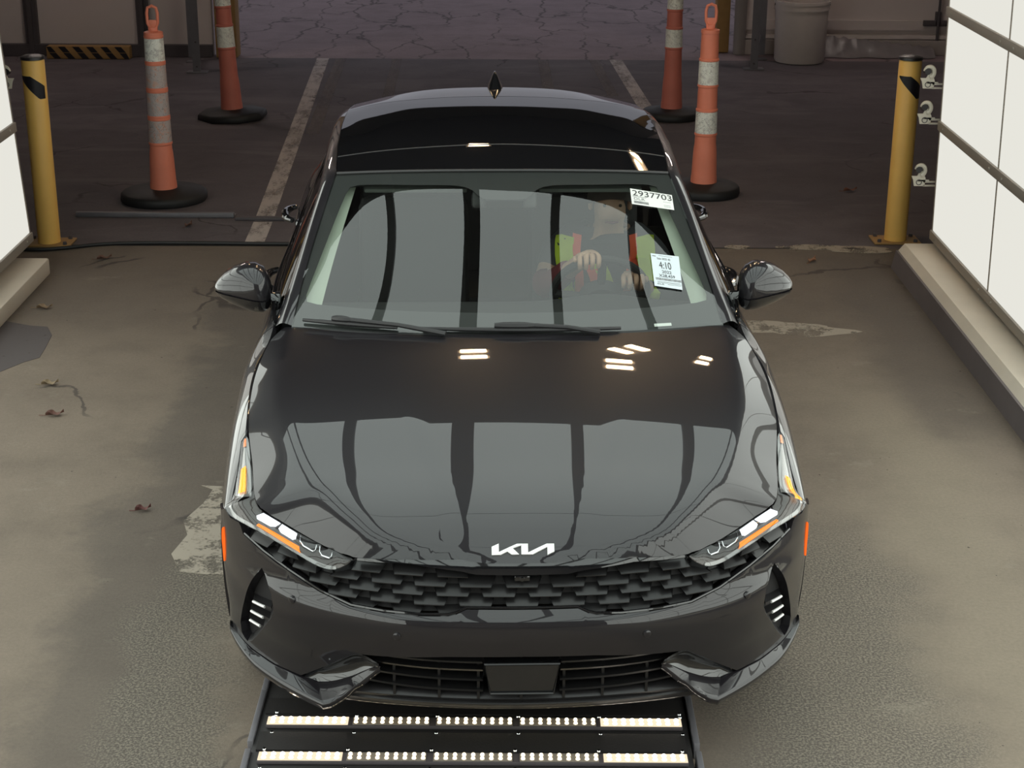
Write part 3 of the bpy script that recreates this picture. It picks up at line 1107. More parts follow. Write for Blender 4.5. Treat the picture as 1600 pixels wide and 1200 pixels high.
# roof: two dark glass panes with a gap, thin frame
roof_fn = lambda X, Y: np.stack([np.atleast_1d(X), np.atleast_1d(Y), _roof(X, Y)], 1)
def redge(y):
    return wsedge(y)[0] - .004
fr_line = [(x, ws(u, 1.0)[0, 1] + .006 + .012 * (1 - min(1, (x / .3)**4)) * 0) for u, x in [(u, ws(u, 1.0)[0, 0]) for u in np.linspace(0, .99, 12)]]
RO = panel('roof', M['paint'], CAR, mirror_poly(fr_line + [(redge(2.32), 2.32), (redge(2.6), 2.6), (redge(3.0), 3.0), (redge(3.4), 3.4), (.650, 3.615), (.45, 3.645), (.2, 3.655), (0, 3.658)]), off(roof_fn, -.007), step=.05, rim=.02)
midl = smooth_line([(0, 2.42), (.25, 2.42), (.45, 2.425), (.655, 2.435)], .04)
pane1 = [(x, y + .004) for x, y in fr_line] + [(redge(2.36), 2.36)] + [(x, y - .006) for x, y in midl[::-1]]
pane2 = [(x, y + .006) for x, y in midl] + [(redge(2.6), 2.6), (redge(3.0), 3.0), (redge(3.2), 3.2), (redge(3.32), 3.31), (.3, 3.33), (0, 3.335)]
panel('sunroof_front', M['roof_glass'], RO, mirror_poly(pane1), off(roof_fn, .001), step=.03, rim=.012)
panel('sunroof_rear', M['roof_glass'], RO, mirror_poly(pane2), off(roof_fn, .001), step=.03, rim=.012)
pane3 = [(0, 3.342), (.3, 3.337), (redge(3.33), 3.317), (redge(3.5), 3.5), (.648, 3.61), (.45, 3.64), (.2, 3.65), (0, 3.653)]
panel('roof_tail', M['paint'], RO, mirror_poly(pane3), off(roof_fn, .001), step=.03, rim=.01)
mb = MB()
mb.tube([(x, y, _roof(x, y)[0] - .006) for x, y in [(-a, b) for a, b in midl[:0:-1]] + midl], .009, 6)
mb.tube([(p[0], p[1] + .001, p[2] - .001) for p in [ws(u, .999)[0] for u in np.linspace(-.99, .99, 41)]], .0065, 6)
mb.build('roof_seal', M['frit'], RO)
# shark fin antenna
mb = MB()
rows = []
for k, t in enumerate(np.linspace(0, 1, 9)):
    wz = 1 - t
    half, y0, y1 = .032 * (1 - t)**.8 + .004, 3.53 + .105 * t**.8, 3.70 - .02 * t
    h = .005 + .068 * t
    base = _roof(0, 3.6)[0] - .004
    row = []
    for q in range(16):
        w = 2 * pi * q / 16
        row.append((half * cos(w), (y0 + y1) / 2 + (y1 - y0) / 2 * sin(w), base + h * (1 if t > 0 else .2)))
    rows.append(row)
V = [p for r in rows for p in r]
F = [(i * 16 + j, i * 16 + (j + 1) % 16, (i + 1) * 16 + (j + 1) % 16, (i + 1) * 16 + j) for i in range(8) for j in range(16)] + [tuple(8 * 16 + j for j in range(16))]
mb.add(V, F)
mb.build('antenna_fin', M['black_gloss'], CAR, angle=50)

# wipers
def wsp(u, v, d=.012):
    return off(ws_fn, d)(u, v)[0]
for (ua, va, ub, vb, up, vp) in ((-.945, .030, -.50, .012, -.28, -.015), (-.385, .012, .50, .004, .40, -.02)):
    mb = MB()
    P = [wsp(ua + (ub - ua) * t, va + (vb - va) * t, .012) for t in np.linspace(0, 1, 15)]
    mb.tube(P, [.006 + .003 * sin(pi * t) for t in np.linspace(0, 1, 15)], 8)
    wp = mb.build('wiper', M['black_plastic'], CAR)
    mb = MB()
    t0 = .42 if ua < -.9 else .46
    m = [wsp(ua + (ub - ua) * t, va + (vb - va) * t + .012, .022) for t in np.linspace(t0 - .10, t0 + .10, 6)]
    mb.tube(m, [.009, .013, .014, .014, .013, .008], 8)
    e = wsp(up, max(vp, 0), .012)
    mb.tube([m[-1], (m[-1] + e) / 2 + np.array((0, -.012, .006)), e + np.array((0, -.03, 0))], [.009, .008, .010], 8)
    mb.build('wiper_arm', M['black_plastic'], wp)
# cowl strip between hood and glass
mb = MB()
G = []
for u in np.linspace(-1, 1, 41):
    p = ws(u, 0.0)[0]
    G.append([p + np.array((0, .01, .004)), p + np.array((0, -.012, -.014)), p + np.array((0, -.06, -.03)), p + np.array((0, -.10, -.06))])
mb.grid(G)
mb.build('cowl', M['black_plastic'], CAR, fix=False)
# number plate strip seen low in the glass
c = off(ws_fn, -.0015)
mb = MB()
q = [c(.665, .018)[0], c(.748, .018)[0], c(.748, .034)[0], c(.665, .034)[0]]
q2 = [p + np.array((0, 0, -.001)) for p in q]
mb.add(q + q2, [(0, 1, 2, 3), (7, 6, 5, 4)] + [(i, (i + 1) % 4, 4 + (i + 1) % 4, 4 + i) for i in range(4)])
o = mb.build('number_tag', M['badge'], CAR)

# door mirrors
for sg in (1, -1):
    mb = MB()
    st = [(.872, .020, .030, 1.000), (.882, .060, .058, 1.005), (.90, .078, .078, 1.011), (.93, .088, .086, 1.017), (.97, .086, .080, 1.020), (1.01, .076, .066, 1.018), (1.045, .062, .048, 1.013), (1.07, .046, .030, 1.007), (1.083, .028, .016, 1.002), (1.088, .006, .004, 1.0)]
    G = []
    Yc = lambda x: 1.80 + (x - .87) * .30
    for x, ry, rz, zc in st:
        row = []
        for k in range(25):
            w = 2 * pi * k / 24
            cy, cz = cos(w), sin(w)
            pw = .8
            yy = ry * np.sign(cy) * abs(cy)**pw
            if yy > .035: yy = .035 + (yy - .035) * .12
            row.append((sg * x, Yc(x) + yy, zc + rz * np.sign(cz) * abs(cz)**pw))
        G.append(row)
    mb.grid(G)
    mr = mb.build('door_mirror', M['paint'], CAR, fix=False, angle=60)
    # lower black shell
    mb = MB()
    G = []
    for x, ry, rz, zc in st:
        row = []
        for k in range(13):
            w = pi * 1.08 + pi * .84 * k / 12
            cy, cz = cos(w), sin(w)
            yy = (ry + .004) * np.sign(cy) * abs(cy)**.8
            if yy > .035: yy = .035 + (yy - .035) * .12
            row.append((sg * x, Yc(x) + yy, zc - .006 + (rz + .004) * np.sign(cz) * abs(cz)**.8))
        G.append(row)
    mb.grid(G)
    mb.build('mirror_shell', M['black_gloss'], mr, fix=False, angle=60)
    mb = MB()
    e = [(sg * (.975 + .085 * cos(w)), 1.878 + .026 * cos(w), 1.015 + .062 * sin(w)) for w in np.linspace(0, 2 * pi, 28, endpoint=False)]
    mb.add(e, [tuple(range(28))])
    mb.build('mirror_glass', M['mirror_glass'], mr, fix=False)
    mb = MB()
    mb.tube([(sg * .85, 1.83, .950), (sg * .885, 1.82, .962), (sg * .925, 1.815, .985)], [.04, .03, .034], 12)
    mb.build('mirror_stalk', M['black_gloss'], mr)

# wheels
wy = lambda: None
WH = []
for sg in (1, -1):
    for cy in (.95, 3.80):
        cx = sg * .80
        mb = MB()
        mb.lathe([(.235, -.10), (.30, -.112), (.325, -.10), (.335, -.06), (.335, .06), (.325, .10), (.30, .112), (.235, .10)], (cx, cy, .335), 48, 'X')
        w_ = mb.build('wheel', M['tyre'], CAR, angle=40)
        mb = MB()
        mb.lathe([(.235, -.10 * sg), (.222, .09 * sg), (.24, .106 * sg)], (cx, cy, .335), 48, 'X')
        for k in range(10):
            a = 2 * pi * k / 10
            d = Vector((0, cos(a), sin(a)))
            mb.tube([Vector((cx + .075 * sg, cy, .335)) + d * .04, Vector((cx + .085 * sg, cy, .335)) + d * .14, Vector((cx + .075 * sg, cy, .335)) + d * .228], [.022, .015, .018], 8)
        mb.lathe([(0, .10 * sg), (.03, .10 * sg), (.05, .075 * sg), (.05, -.02 * sg), (.0, -.02 * sg)], (cx, cy, .335), 20, 'X')
        mb.build('rim', M['alloy'], w_, angle=40)
        mb = MB()
        mb.lathe([(.06, 0), (.16, 0), (.16, .022 * sg), (.06, .022 * sg)], (cx - .01 * sg, cy, .335), 32, 'X')
        mb.build('brake_disc', M['smoke_chrome'], w_)

# rear of the car
mb = MB()
G = []
for y in np.linspace(0, 1, 10):
    row = []
    for u in np.linspace(-1, 1, 25):
        a = np.array((0, 3.66, 1.424)); a = a + np.array((u * .655, -.035 * u * u, -.069 * abs(u)**2.2))
        b = np.array((u * .69, 4.42 - .05 * u * u, 1.088 - .008 * u * u))
        p = a * (1 - y) + b * y
        p[2] += .022 * sin(pi * y)
        row.append(p)
    G.append(row)
mb.grid(G)
mb.build('rear_window', M['sideglass'], CAR, fix=False, angle=70)
mb = MB()
G = []
for y in np.linspace(0, 1, 8):
    row = []
    for u in np.linspace(-1, 1, 21):
        row.append((u * (.70 - .01 * y), 4.42 + .43 * y - (.05 + .12 * y) * u * u, 1.088 - .008 * u * u + .012 * y - .02 * (1 - y) * 0))
    G.append(row)
for d in ((.02, -.03), (.02, -.16), (.05, -.30), (.06, -.36)):
    G.append([(p[0] * .99, p[1] + d[0], p[2] + d[1]) for p in G[7]])
mb.grid(G)
mb.build('trunk_lid', M['paint'], CAR, fix=False, angle=40)
RP = [(.0, 4.895), (.3, 4.88), (.55, 4.82), (.72, 4.74), (.82, 4.67), (.868, 4.62)]
rps = nspline([0, 1, 2, 3, 4, 5], RP)
mb = MB()
G = []
for t in np.linspace(-5, 5, 41):
    x, y = rps(abs(t))[0]
    s = -1 if t < 0 else 1
    k = abs(t) / 5
    G.append([(s * x * (1 - .05 * k), y - .06 + .0 * k, 1.055), (s * x, y - .02, .92), (s * x, y - .03, .80), (s * x, y, .72), (s * x, y, .50), (s * x, y - .03, .34), (s * x * .98, y - .09, .24)])
mb.grid(G)
mb.build('rear_bumper', M['paint'], CAR, fix=False, angle=40)
mb = MB()
mb.tube([(rps(abs(t))[0][0] * (1 if t > 0 else -1), rps(abs(t))[0][1] - .018, .87) for t in np.linspace(-4.9, 4.9, 41)], .03, 10)
mb.build('tail_light', M['tail'], CAR)

# underside, firewall and cabin
mb = MB()
mb.box((0, 2.5, .24), (1.30, 3.8, .06), bev=.02)
mb.box((0, 1.30, .56), (1.46, .06, .66))
mb.box((0, .62, .40), (1.10, .5, .28))
mb.box((0, 4.3, .55), (1.2, .06, .62))
mb.build('underbody', M['void'], CAR, smooth=False)
mb = MB()
G = []
for x in np.linspace(-.76, .76, 31):
    k = abs(x) / .76
    hump = .03 * math.exp(-((x - .38) / .17)**2)
    G.append([(x, 1.36 + .15 * k**2, .955), (x, 1.60 + .1 * k**2, .945), (x, 1.85, .935 + hump), (x, 1.93, .915 + hump), (x, 1.95, .86), (x, 1.90, .66), (x, 1.80, .5)])
mb.grid(G)
mb.build('dashboard', M['interior'], CAR, fix=False, angle=60)
mb = MB()
mb.box((0, 2.15, .48), (.22, .8, .4), bev=.04)
mb.build('console', M['interior'], CAR)
for x in (.37, -.37):
    mb = MB()
    mb.box((x, 2.55, .43), (.50, .50, .18), rot=(radians(6), 0, 0), bev=.06)
    st_ = mb.build('seat', M['seat'], CAR)
    mb = MB()
    mb.box((x, 2.90, .78), (.48, .14, .62), rot=(radians(-16), 0, 0), bev=.06)
    mb.build('backrest', M['seat'], st_)
    mb = MB()
    mb.box((x, 3.03, 1.16), (.26, .10, .18), rot=(radians(-12), 0, 0), bev=.04)
    mb.build('headrest', M['seat'], st_)
mb = MB()
mb.box((0, 3.45, .46), (1.30, .5, .18), bev=.06)
mb.box((0, 3.75, .80), (1.30, .14, .62), rot=(radians(-20), 0, 0), bev=.06)
for x in (-.38, .38):
    mb.box((x, 3.86, 1.15), (.24, .09, .14), rot=(radians(-16), 0, 0), bev=.03)
mb.build('rear_bench', M['seat'], CAR)
mb = MB()
G = []
for y in np.linspace(2.17, 3.60, 16):
    G.append([(x, y, _roof(x, y)[0] - .045) for x in np.linspace(-.62, .62, 15)])
mb.grid(G)
mb.build('headliner', M['headliner'], CAR, fix=False)
for sg in (1, -1):
    mb = MB()
    G = []
    for v in np.linspace(.10, .97, 16):
        a = off(ws_fn, -.025)(sg * .985, v)[0]
        b = off(ws_fn, -.03)(sg * (.90 - .03 * v), v)[0] + np.array((0, .03, -.01))
        c_ = b + np.array((sg * .03, .10, -.02))
        G.append([a, (a + b) / 2 + np.array((0, 0, .004)), b, c_])
    mb.grid(G)
    mb.build('pillar_trim', M['pillar_trim'], CAR, fix=False, angle=60)
    mb = MB()
    mb.box((sg * .80, 2.2, .70), (.06, 1.2, .42), bev=.02)
    mb.build('door_card', M['interior'], CAR)
    mb = MB()
    p = ws(sg * .5, .93)[0]
    mb.box((p[0], p[1] + .14, p[2] - .045), (.40, .16, .018), rot=(radians(8), 0, 0), bev=.008)
    mb.build('sun_visor', M['headliner'], CAR)
# rear-view mirror with its housing
mb = MB()
mb.box((0, 2.045, 1.285), (.25, .045, .075), rot=(radians(-20), 0, 0), bev=.02)
mb.prism([(-.07, 1.97, 1.30), (.07, 1.97, 1.30), (.10, 2.10, 1.355), (-.10, 2.10, 1.355)], (0, .02, -.035))
mb.build('rear_view_mirror', M['black_plastic'], CAR)
# steering wheel
SWC = Vector((.38, 2.10, .895))
SWR = Matrix.Rotation(radians(-62), 3, 'X')
mb = MB()
mb.tube([SWC + SWR @ Vector((.185 * cos(w), .185 * sin(w), 0)) for w in np.linspace(0, 2 * pi, 40, endpoint=False)], .0155, 10, closed=True)
for a in (0, pi, -pi / 2):
    mb.tube([SWC + SWR @ Vector((.05 * cos(a), .05 * sin(a), -.02)), SWC + SWR @ Vector((.178 * cos(a), .178 * sin(a), 0))], .017, 8)
m2 = MB().lathe([(0, .015), (.06, .012), (.085, -.01), (.07, -.05), (0, -.05)], n=24)
mb.add([SWR @ Vector(v) + SWC for v in m2.V], m2.F)
mb.tube([SWC + SWR @ Vector((0, 0, -.04)), SWC + SWR @ Vector((0, 0, -.22))], .035, 12)
mb.build('steering_wheel', M['interior'], CAR)
# ------------------------------------------------------------------ ground
def ground(name, base_a, base_b, kind):
    N = NT(name)
    co = N.coord()
    big = N.noise(.55, 6, .6)
    mid = N.noise(2.6, 7, .65)
    fine = N.noise(70, 4, .7)
    grit = N.noise(260, 2, .6)
    col = N.mix(N.ramp(big, .35, .68), base_a, base_b)
    col = N.mix(N.math('MULTIPLY', N.ramp(mid, .38, .72), .45), col, tuple(c * .62 for c in base_a))
    sep = N.n('SeparateXYZ')
    N.l(co, sep.inputs[0])
    x, y = sep.outputs[0], sep.outputs[1]
    wob = N.math('MULTIPLY_ADD', N.noise(1.1, 6, .65), 1.0, -.5)
    fwob = N.math('MULTIPLY_ADD', N.noise(9, 4, .7), .16, -.08)
    def band(v, c, h, soft, w=None):
        d = N.math('ABSOLUTE', N.math('SUBTRACT', N.math('ADD', v, w) if w is not None else v, c))
        return N.math('SUBTRACT', 1.0, N.ramp(d, h - soft, h + soft))
    if kind == 'bay':
        wx = N.math('ADD', N.math('MULTIPLY', wob, .9), fwob)
        # wheel-worn lanes, damp and darker, one each side of the floor strips
        trk = N.math('MAXIMUM', band(x, -1.34, .26, .10, wx), N.math('MULTIPLY', band(x, .80, .20, .08, N.math('MULTIPLY', wx, .6)), .9))
        col = N.mix(N.math('MULTIPLY', trk, .55), col, (.098, .083, .074))
        # coarse worn aggregate next to the tracks
        agg = N.math('MULTIPLY', N.math('MAXIMUM', band(x, -1.10, .20, .10, wx), band(x, 1.05, .34, .16, wx)), N.math('SUBTRACT', 1.0, N.ramp(y, 5.6, 6.4)))
        spk = N.ramp(N.noise(120, 3, .75), .42, .62)
        col = N.mix(N.math('MULTIPLY', agg, .75), col, N.mix(spk, (.085, .074, .064), (.29, .255, .205)))
        # sandy spill on the right, dark oily corner behind it
        sand = N.math('MULTIPLY', band(x, 1.72, .30, .26, N.math('MULTIPLY', wob, 1.2)), N.math('SUBTRACT', 1.0, N.ramp(y, 6.9, 8.2)))
        col = N.mix(N.math('MULTIPLY', sand, .5), col, (.31, .262, .198))
        oil = N.math('MULTIPLY', band(x, 2.15, .26, .14, N.math('MULTIPLY', wob, .5)), band(y, 8.6, 1.6, .5, wob))
        col = N.mix(N.math('MULTIPLY', oil, .5), col, (.095, .081, .075))
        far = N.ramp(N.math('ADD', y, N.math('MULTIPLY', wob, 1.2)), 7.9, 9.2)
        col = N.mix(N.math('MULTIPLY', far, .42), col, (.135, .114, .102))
        pale = N.math('MULTIPLY', N.ramp(N.noise(1.9, 7, .7, stretch=(1, 1.6, 1)), .60, .70), .5)
        col = N.mix(pale, col, (.29, .255, .205))
    if kind == 'garage':
        st = N.ramp(N.noise(1.2, 5, .6, stretch=(.35, 1.2, 1), dist=1.2), .52, .66)
        col = N.mix(N.math('MULTIPLY', st, .35), col, tuple(c * 1.5 for c in base_b))
    # cracks
    dv = N.n('TexNoise')
    dv.inputs['Scale'].default_value = 2.2
    dv.inputs['Detail'].default_value = 5
    N.l(co, dv.inputs['Vector'])
    va = N.n('VectorMath', operation='MULTIPLY_ADD')
    N.l(dv.outputs['Color'], va.inputs[0])
    va.inputs[1].default_value = (.5, .9, 0) if kind == 'yard' else (.55, .55, 0)
    mp = N.n('Mapping')
    mp.inputs['Scale'].default_value = (1.5, .42, 1) if kind == 'yard' else (1, .8, 1)
    N.l(co, mp.inputs[0])
    N.l(mp.outputs[0], va.inputs[2])
    vo = N.n('TexVoronoi', feature='DISTANCE_TO_EDGE')
    vo.inputs['Scale'].default_value = {'bay': .75, 'garage': .8, 'yard': 1.15}[kind]
    N.l(va.outputs[0], vo.inputs['Vector'])
    ck = N.math('SUBTRACT', 1.0, N.ramp(vo.outputs['Distance'], .004, {'bay': .012, 'garage': .012, 'yard': .028}[kind]))
    gate = N.ramp(N.noise(.9, 3), *{'bay': (.54, .62), 'garage': (.5, .62), 'yard': (.36, .50)}[kind])
    col = N.mix(N.math('MULTIPLY', N.math('MULTIPLY', ck, gate), .65), col, (.035, .03, .03))
    col = N.mix(N.math('MULTIPLY_ADD', fine, .8, -.18, clamp=True), N.mix(1.0, col, (.72, .72, .72), 'MULTIPLY'), N.mix(1.0, col, (1.22, 1.22, 1.20), 'MULTIPLY'))
    dots = N.math('MULTIPLY', N.ramp(N.noise(30, 2, .5), .74, .78), .8)
    col = N.mix(dots, col, (.02, .018, .016))
    h = N.math('ADD', N.math('MULTIPLY', fine, .6), N.math('MULTIPLY', grit, .5))
    return N.bsdf(col, .82, bump=h, bump_s=.35, bump_d=.006, spec=.3)
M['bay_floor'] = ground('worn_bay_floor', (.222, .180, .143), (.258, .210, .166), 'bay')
M['garage_floor'] = ground('dark_garage_floor', (.135, .118, .130), (.165, .144, .156), 'garage')
M['yard'] = ground('cracked_yard_asphalt', (.30, .232, .245), (.345, .265, .28), 'yard')
M['concrete'] = plain('kerb_concrete', (.70, .63, .53), .85, var=.12, scale=3.5, bump=.3)
M['frame'] = plain('grey_aluminium_frame', (.36, .325, .28), .5, metal=.1)
M['panel'] = glow('lit_wall_panel', (1.0, .985, .90), WALL_L)
M['boost_panel'] = glow('boosted_wall_panel', (.95, 1.0, .93), CEIL_L * 1.4)  # wall panels out of view, boosted to brighten car sides, floor and cones
M['cpanel'] = glow('lit_ceiling_panel', (.90, 1.0, .95), CEIL_L)
M['beam'] = plain('dark_ceiling_beam', (.05, .045, .045), .6)
M['garage_dark'] = plain('dark_soffit', (.05, .045, .045), .9)
M['garage_wall'] = plain('dull_garage_wall', (.34, .30, .28), .85, var=.1, scale=2)
M['panel_wall'] = plain('beige_wall_board', (.55, .49, .47), .8, var=.06, scale=2)
M['dark_frame'] = plain('dark_steel', (.07, .06, .065), .6)
M['galv'] = plain('galvanised_steel', (.17, .165, .18), .55, metal=.3, var=.15)
M['yellow'] = plain('yellow_paint', (.92, .55, .14), .45, var=.10, scale=5)
M['yellow_dull'] = plain('faded_yellow_paint', (.34, .20, .07), .7, var=.2)
M['black_tape'] = plain('black_tape', (.014, .013, .018), .4)
M['white_plastic'] = plain('white_bucket_plastic', (.60, .54, .51), .5)

def slab(name, x0, x1, y0, y1, z, t, mat):
    mb = MB()
    mb.box(((x0 + x1) / 2, (y0 + y1) / 2, z - t / 2), (x1 - x0, y1 - y0, t))
    return structure(mb.build(name, mat, smooth=False))
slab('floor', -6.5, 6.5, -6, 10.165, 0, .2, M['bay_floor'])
slab('floor_garage', -6.5, 6.5, 10.165, 17.46, -.002, .2, M['garage_floor'])
slab('floor_yard', -14, 14, 17.46, 45, -.006, .2, M['yard'])

# painted lines, worn
def worn(name, col, lo, hi, sc=9, st=(1, 1, 1)):
    N = NT(name)
    f = N.ramp(N.math('ADD', N.math('MULTIPLY', N.noise(sc, 6, .7, stretch=st), .75), N.math('MULTIPLY', N.noise(60, 3), .25)), lo, hi)
    p = N.n('BsdfPrincipled')
    p.inputs['Base Color'].default_value = (*col, 1)
    p.inputs['Roughness'].default_value = .85
    tr = N.n('BsdfTransparent')
    mx = N.n('MixShader')
    N.l(f, mx.inputs[0])
    N.l(tr.outputs[0], mx.inputs[1])
    N.l(p.outputs[0], mx.inputs[2])
    N.l(mx.outputs[0], N.out.inputs[0])
    return N.m
M['line'] = worn('worn_white_line', (.46, .41, .39), .32, .56, 7, (1, .35, 1))
M['line_faint'] = worn('very_worn_line', (.24, .205, .20), .30, .85, 3.5, (1.6, .35, 1))
M['stain_pale'] = worn('pale_floor_residue', (.34, .295, .24), .40, .52, 5)
M['stain_dark'] = worn('dark_asphalt_repair', (.085, .072, .072), .25, .42, 16)
def decal(name, pts, mat, z=.0015, th=.003):
    mb = MB()
    mb.prism([(x, y, z - th) for x, y in pts], (0, 0, th))
    return structure(mb.build(name, mat, smooth=False))
def strip(a, b, w):
    a, b = Vector(a), Vector(b)
    d = (b - a).normalized()
    n = Vector((-d.y, d.x)) * w / 2
    return [a + n, a - n, b - n, b + n]
decal('trim_1', strip((-1.99, 17.44), (-1.66, 10.78), .125), M['line'])
decal('trim_2', strip((-1.66, 10.74), (-1.64, 10.18), .125), M['line'])
decal('trim_3', strip((-1.80, 17.44), (-1.66, 13.6), .11), M['line_faint'])
decal('trim_4', strip((-1.22, 17.44), (-1.15, 15.0), .10), M['line_faint'])
decal('trim_5', strip((.30, 17.44), (.33, 15.6), .11), M['line_faint'])
decal('trim_6', strip((1.06, 17.44), (1.19, 14.6), .13), M['line'])
decal('trim_7', strip((.83, 17.44), (.92, 15.4), .10), M['line_faint'])
rnd = random.Random(3)
def blob(cx, cy, rx, ry, n=40, j=.22, seed=1):
    r = random.Random(seed)
    ph = [r.uniform(0, 6.28) for _ in range(6)]
    P = []
    for k in range(n):
        w = 2 * pi * k / n
        f = 1 + j * sum(sin((q + 2) * w + ph[q]) / (q + 1.2) for q in range(6)) * .6 + r.uniform(-.04, .04)
        P.append((cx + rx * f * cos(w), cy + ry * f * sin(w)))
    return P
decal('trim_8', [(-2.765, 8.6), (-2.60, 8.52), (-2.50, 8.50), (-2.44, 8.36), (-2.42, 8.16), (-2.41, 8.0), (-2.47, 7.93), (-2.55, 7.78), (-2.765, 7.5)], M['stain_dark'])
decal('trim_9', blob(1.86, 10.19, .20, .055, seed=2), M['stain_pale'], z=.004)
decal('trim_10', blob(2.18, 10.14, .22, .075, seed=5), M['stain_pale'], z=.0042)
decal('trim_11', blob(1.42, 10.18, .07, .05, seed=8), M['stain_pale'], z=.0044)
decal('trim_12', [(-1.30, 6.40), (-1.245, 6.36), (-1.26, 6.22), (-1.31, 6.05), (-1.27, 5.92), (-1.30, 5.75), (-1.24, 5.60), (-1.14, 5.58), (-.7, 5.58), (-.7, 6.36), (-1.1, 6.38)], M['stain_pale'])
decal('trim_13', blob(1.45, 8.55, .35, .12, seed=11, j=.4), M['stain_pale'])
# expansion seam between bay and garage
decal('trim_14', [(-2.9, 10.15), (2.3, 10.17), (2.3, 10.155), (-2.9, 10.135)], M['void'], z=.002)

# kerbs under the light walls
M['kerb_dark'] = plain('dark_kerb_face', (.16, .138, .138), .85, var=.2, scale=4, bump=.3)  # inner kerb face, a slab darker than the concrete
mb = MB(); mb.prism([(2.335, -2.99, 0), (2.335, -2.99, .105), (2.372, -2.99, .15), (2.62, -2.99, .15), (2.62, -2.99, 0)], (0, 12.74, 0))
structure(mb.build('trim_right_kerb', M['concrete'], smooth=False))
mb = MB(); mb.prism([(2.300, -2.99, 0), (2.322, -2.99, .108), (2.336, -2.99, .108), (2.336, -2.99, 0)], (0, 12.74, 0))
structure(mb.build('trim_right_kerb_face', M['kerb_dark'], smooth=False))
mb = MB(); mb.box((-2.93, 3.25, .05), (.37, 12.5, .10), bev=.012)
structure(mb.build('trim_left_kerb', M['concrete']))

# ------------------------------------------------------------------ the light tunnel
PW, PH = 1.25, .662
def light_wall(name, x, sgn, yend, zb, rows=5, cols=10, cb=2):
    root = structure(empty(name, (x, yend, zb)))
    fr = MB()
    for r in range(rows + 1):
        fr.box((sgn * .02, -cols * PW / 2, r * PH), (.05, cols * PW + .02, .056), bev=.004)
    for c in range(cols + 1):
        fr.box((sgn * .024, -c * PW, rows * PH / 2), (.034, .018, rows * PH))
    for r in range(rows + 1):
        for c in range(cols):
            for q in (.12, PW - .12):
                fr.lathe([(0, 0), (.009, 0), (.007, .004 * -sgn), (0, .005 * -sgn)], (-sgn * .005, -c * PW - q, r * PH), 8, 'X')
    fr.box((sgn * .075, -cols * PW / 2, rows * PH / 2), (.06, cols * PW + .02, rows * PH + .05))
    f = fr.build('frame', M['frame'], root, angle=30)
    first = keep = None
    for r in range(rows):
        for c in range(cols):
            if first is None:
                mb = MB()
                mb.box((0, 0, 0), (.02, PW - .018, PH - .05))
                first = mb.build('light_panel', M['panel'], root, smooth=False)
                o = first
            else:
                o = (keep if (r == rows - 1 or c > cb) else first).copy(); COL.objects.link(o); o.parent = root
            if (r == rows - 1 and c == 0) or c == cb:
                mb = MB()
                mb.box((0, 0, 0), (.02, PW - .018, PH - .05))
                bpy.data.objects.remove(o)
                o = keep = mb.build('light_panel', M['boost_panel'], root, smooth=False)
            o.location = (sgn * .02, -(c + .5) * PW, (r + .5) * PH)
    return root
light_wall('wall_right', 2.515, 1, 9.72, .215, 4).rotation_euler.y = -.020
light_wall('wall_left', -2.87, -1, 9.62, .195, 4, cb=1).rotation_euler.y = -.055

CZ, CY1, CY0 = 2.95, 7.06, -2.8
root = structure(empty('ceiling', (-.18, CY1, CZ)))
first = None
xs_b = [-2.28, -1.61, -.94, -.27, .40, 1.07, 1.74]
edges = [-2.86] + xs_b + [2.38]
CW = 1.65
n_c = int((CY1 - CY0) / CW)
for i in range(len(edges) - 1):
    for c in range(n_c):
        w = edges[i + 1] - edges[i] - .05
        mb = MB()
        mb.box((0, 0, 0), (w, CW - .010, .03))
        o = mb.build('light_panel', M['cpanel'], root, smooth=False)
        o.location = ((edges[i] + edges[i + 1]) / 2 + .18, -(c + .5) * CW, 0)
fr = MB()
for k, x in enumerate(edges):
    w = .13 if abs(x + .27) < .01 else .07
    fr.box((x + .18, -n_c * CW / 2, -.02), (w, n_c * CW, .07))
    fr.box((x + .18, .03, -.02), (.10, .08, .06))
for c in range(n_c + 1):
    fr.box((-.06, -c * CW, 0), (5.22, .012, .036))
fr.box((-.06, -n_c * CW / 2, .06), (5.24, n_c * CW, .05))
fr.build('beam', M['beam'], root, smooth=False)

# garage shell round the tunnel
mb = MB(); mb.box((0, 6, 4.05), (13, 24, .1))
structure(mb.build('ceiling_garage', M['garage_dark'], smooth=False))
mb = MB(); mb.box((-6.45, 6, 2), (.1, 23.2, 4))
structure(mb.build('wall_far_left', M['garage_wall'], smooth=False))
mb = MB(); mb.box((6.45, 6, 2), (.1, 23.2, 4))
structure(mb.build('wall_far_right', M['garage_wall'], smooth=False))
mb = MB(); mb.box((0, -5.9, 2), (13, .1, 4))
structure(mb.build('wall_front', M['panel_wall'], smooth=False))
mb = MB()
mb.box((-4.80, 17.62, 2.0), (3.3, .12, 4.0))
structure(mb.build('wall_back_left', M['panel_wall'], smooth=False))
mb = MB()
mb.box((4.45, 18.05, 2.0), (4.1, .12, 4.0))
structure(mb.build('wall_back_right', M['panel_wall'], smooth=False))
mb = MB(); mb.box((-.4, 17.8, 3.72), (5.7, .3, .66))
structure(mb.build('wall_back_header', M['garage_dark'], smooth=False))
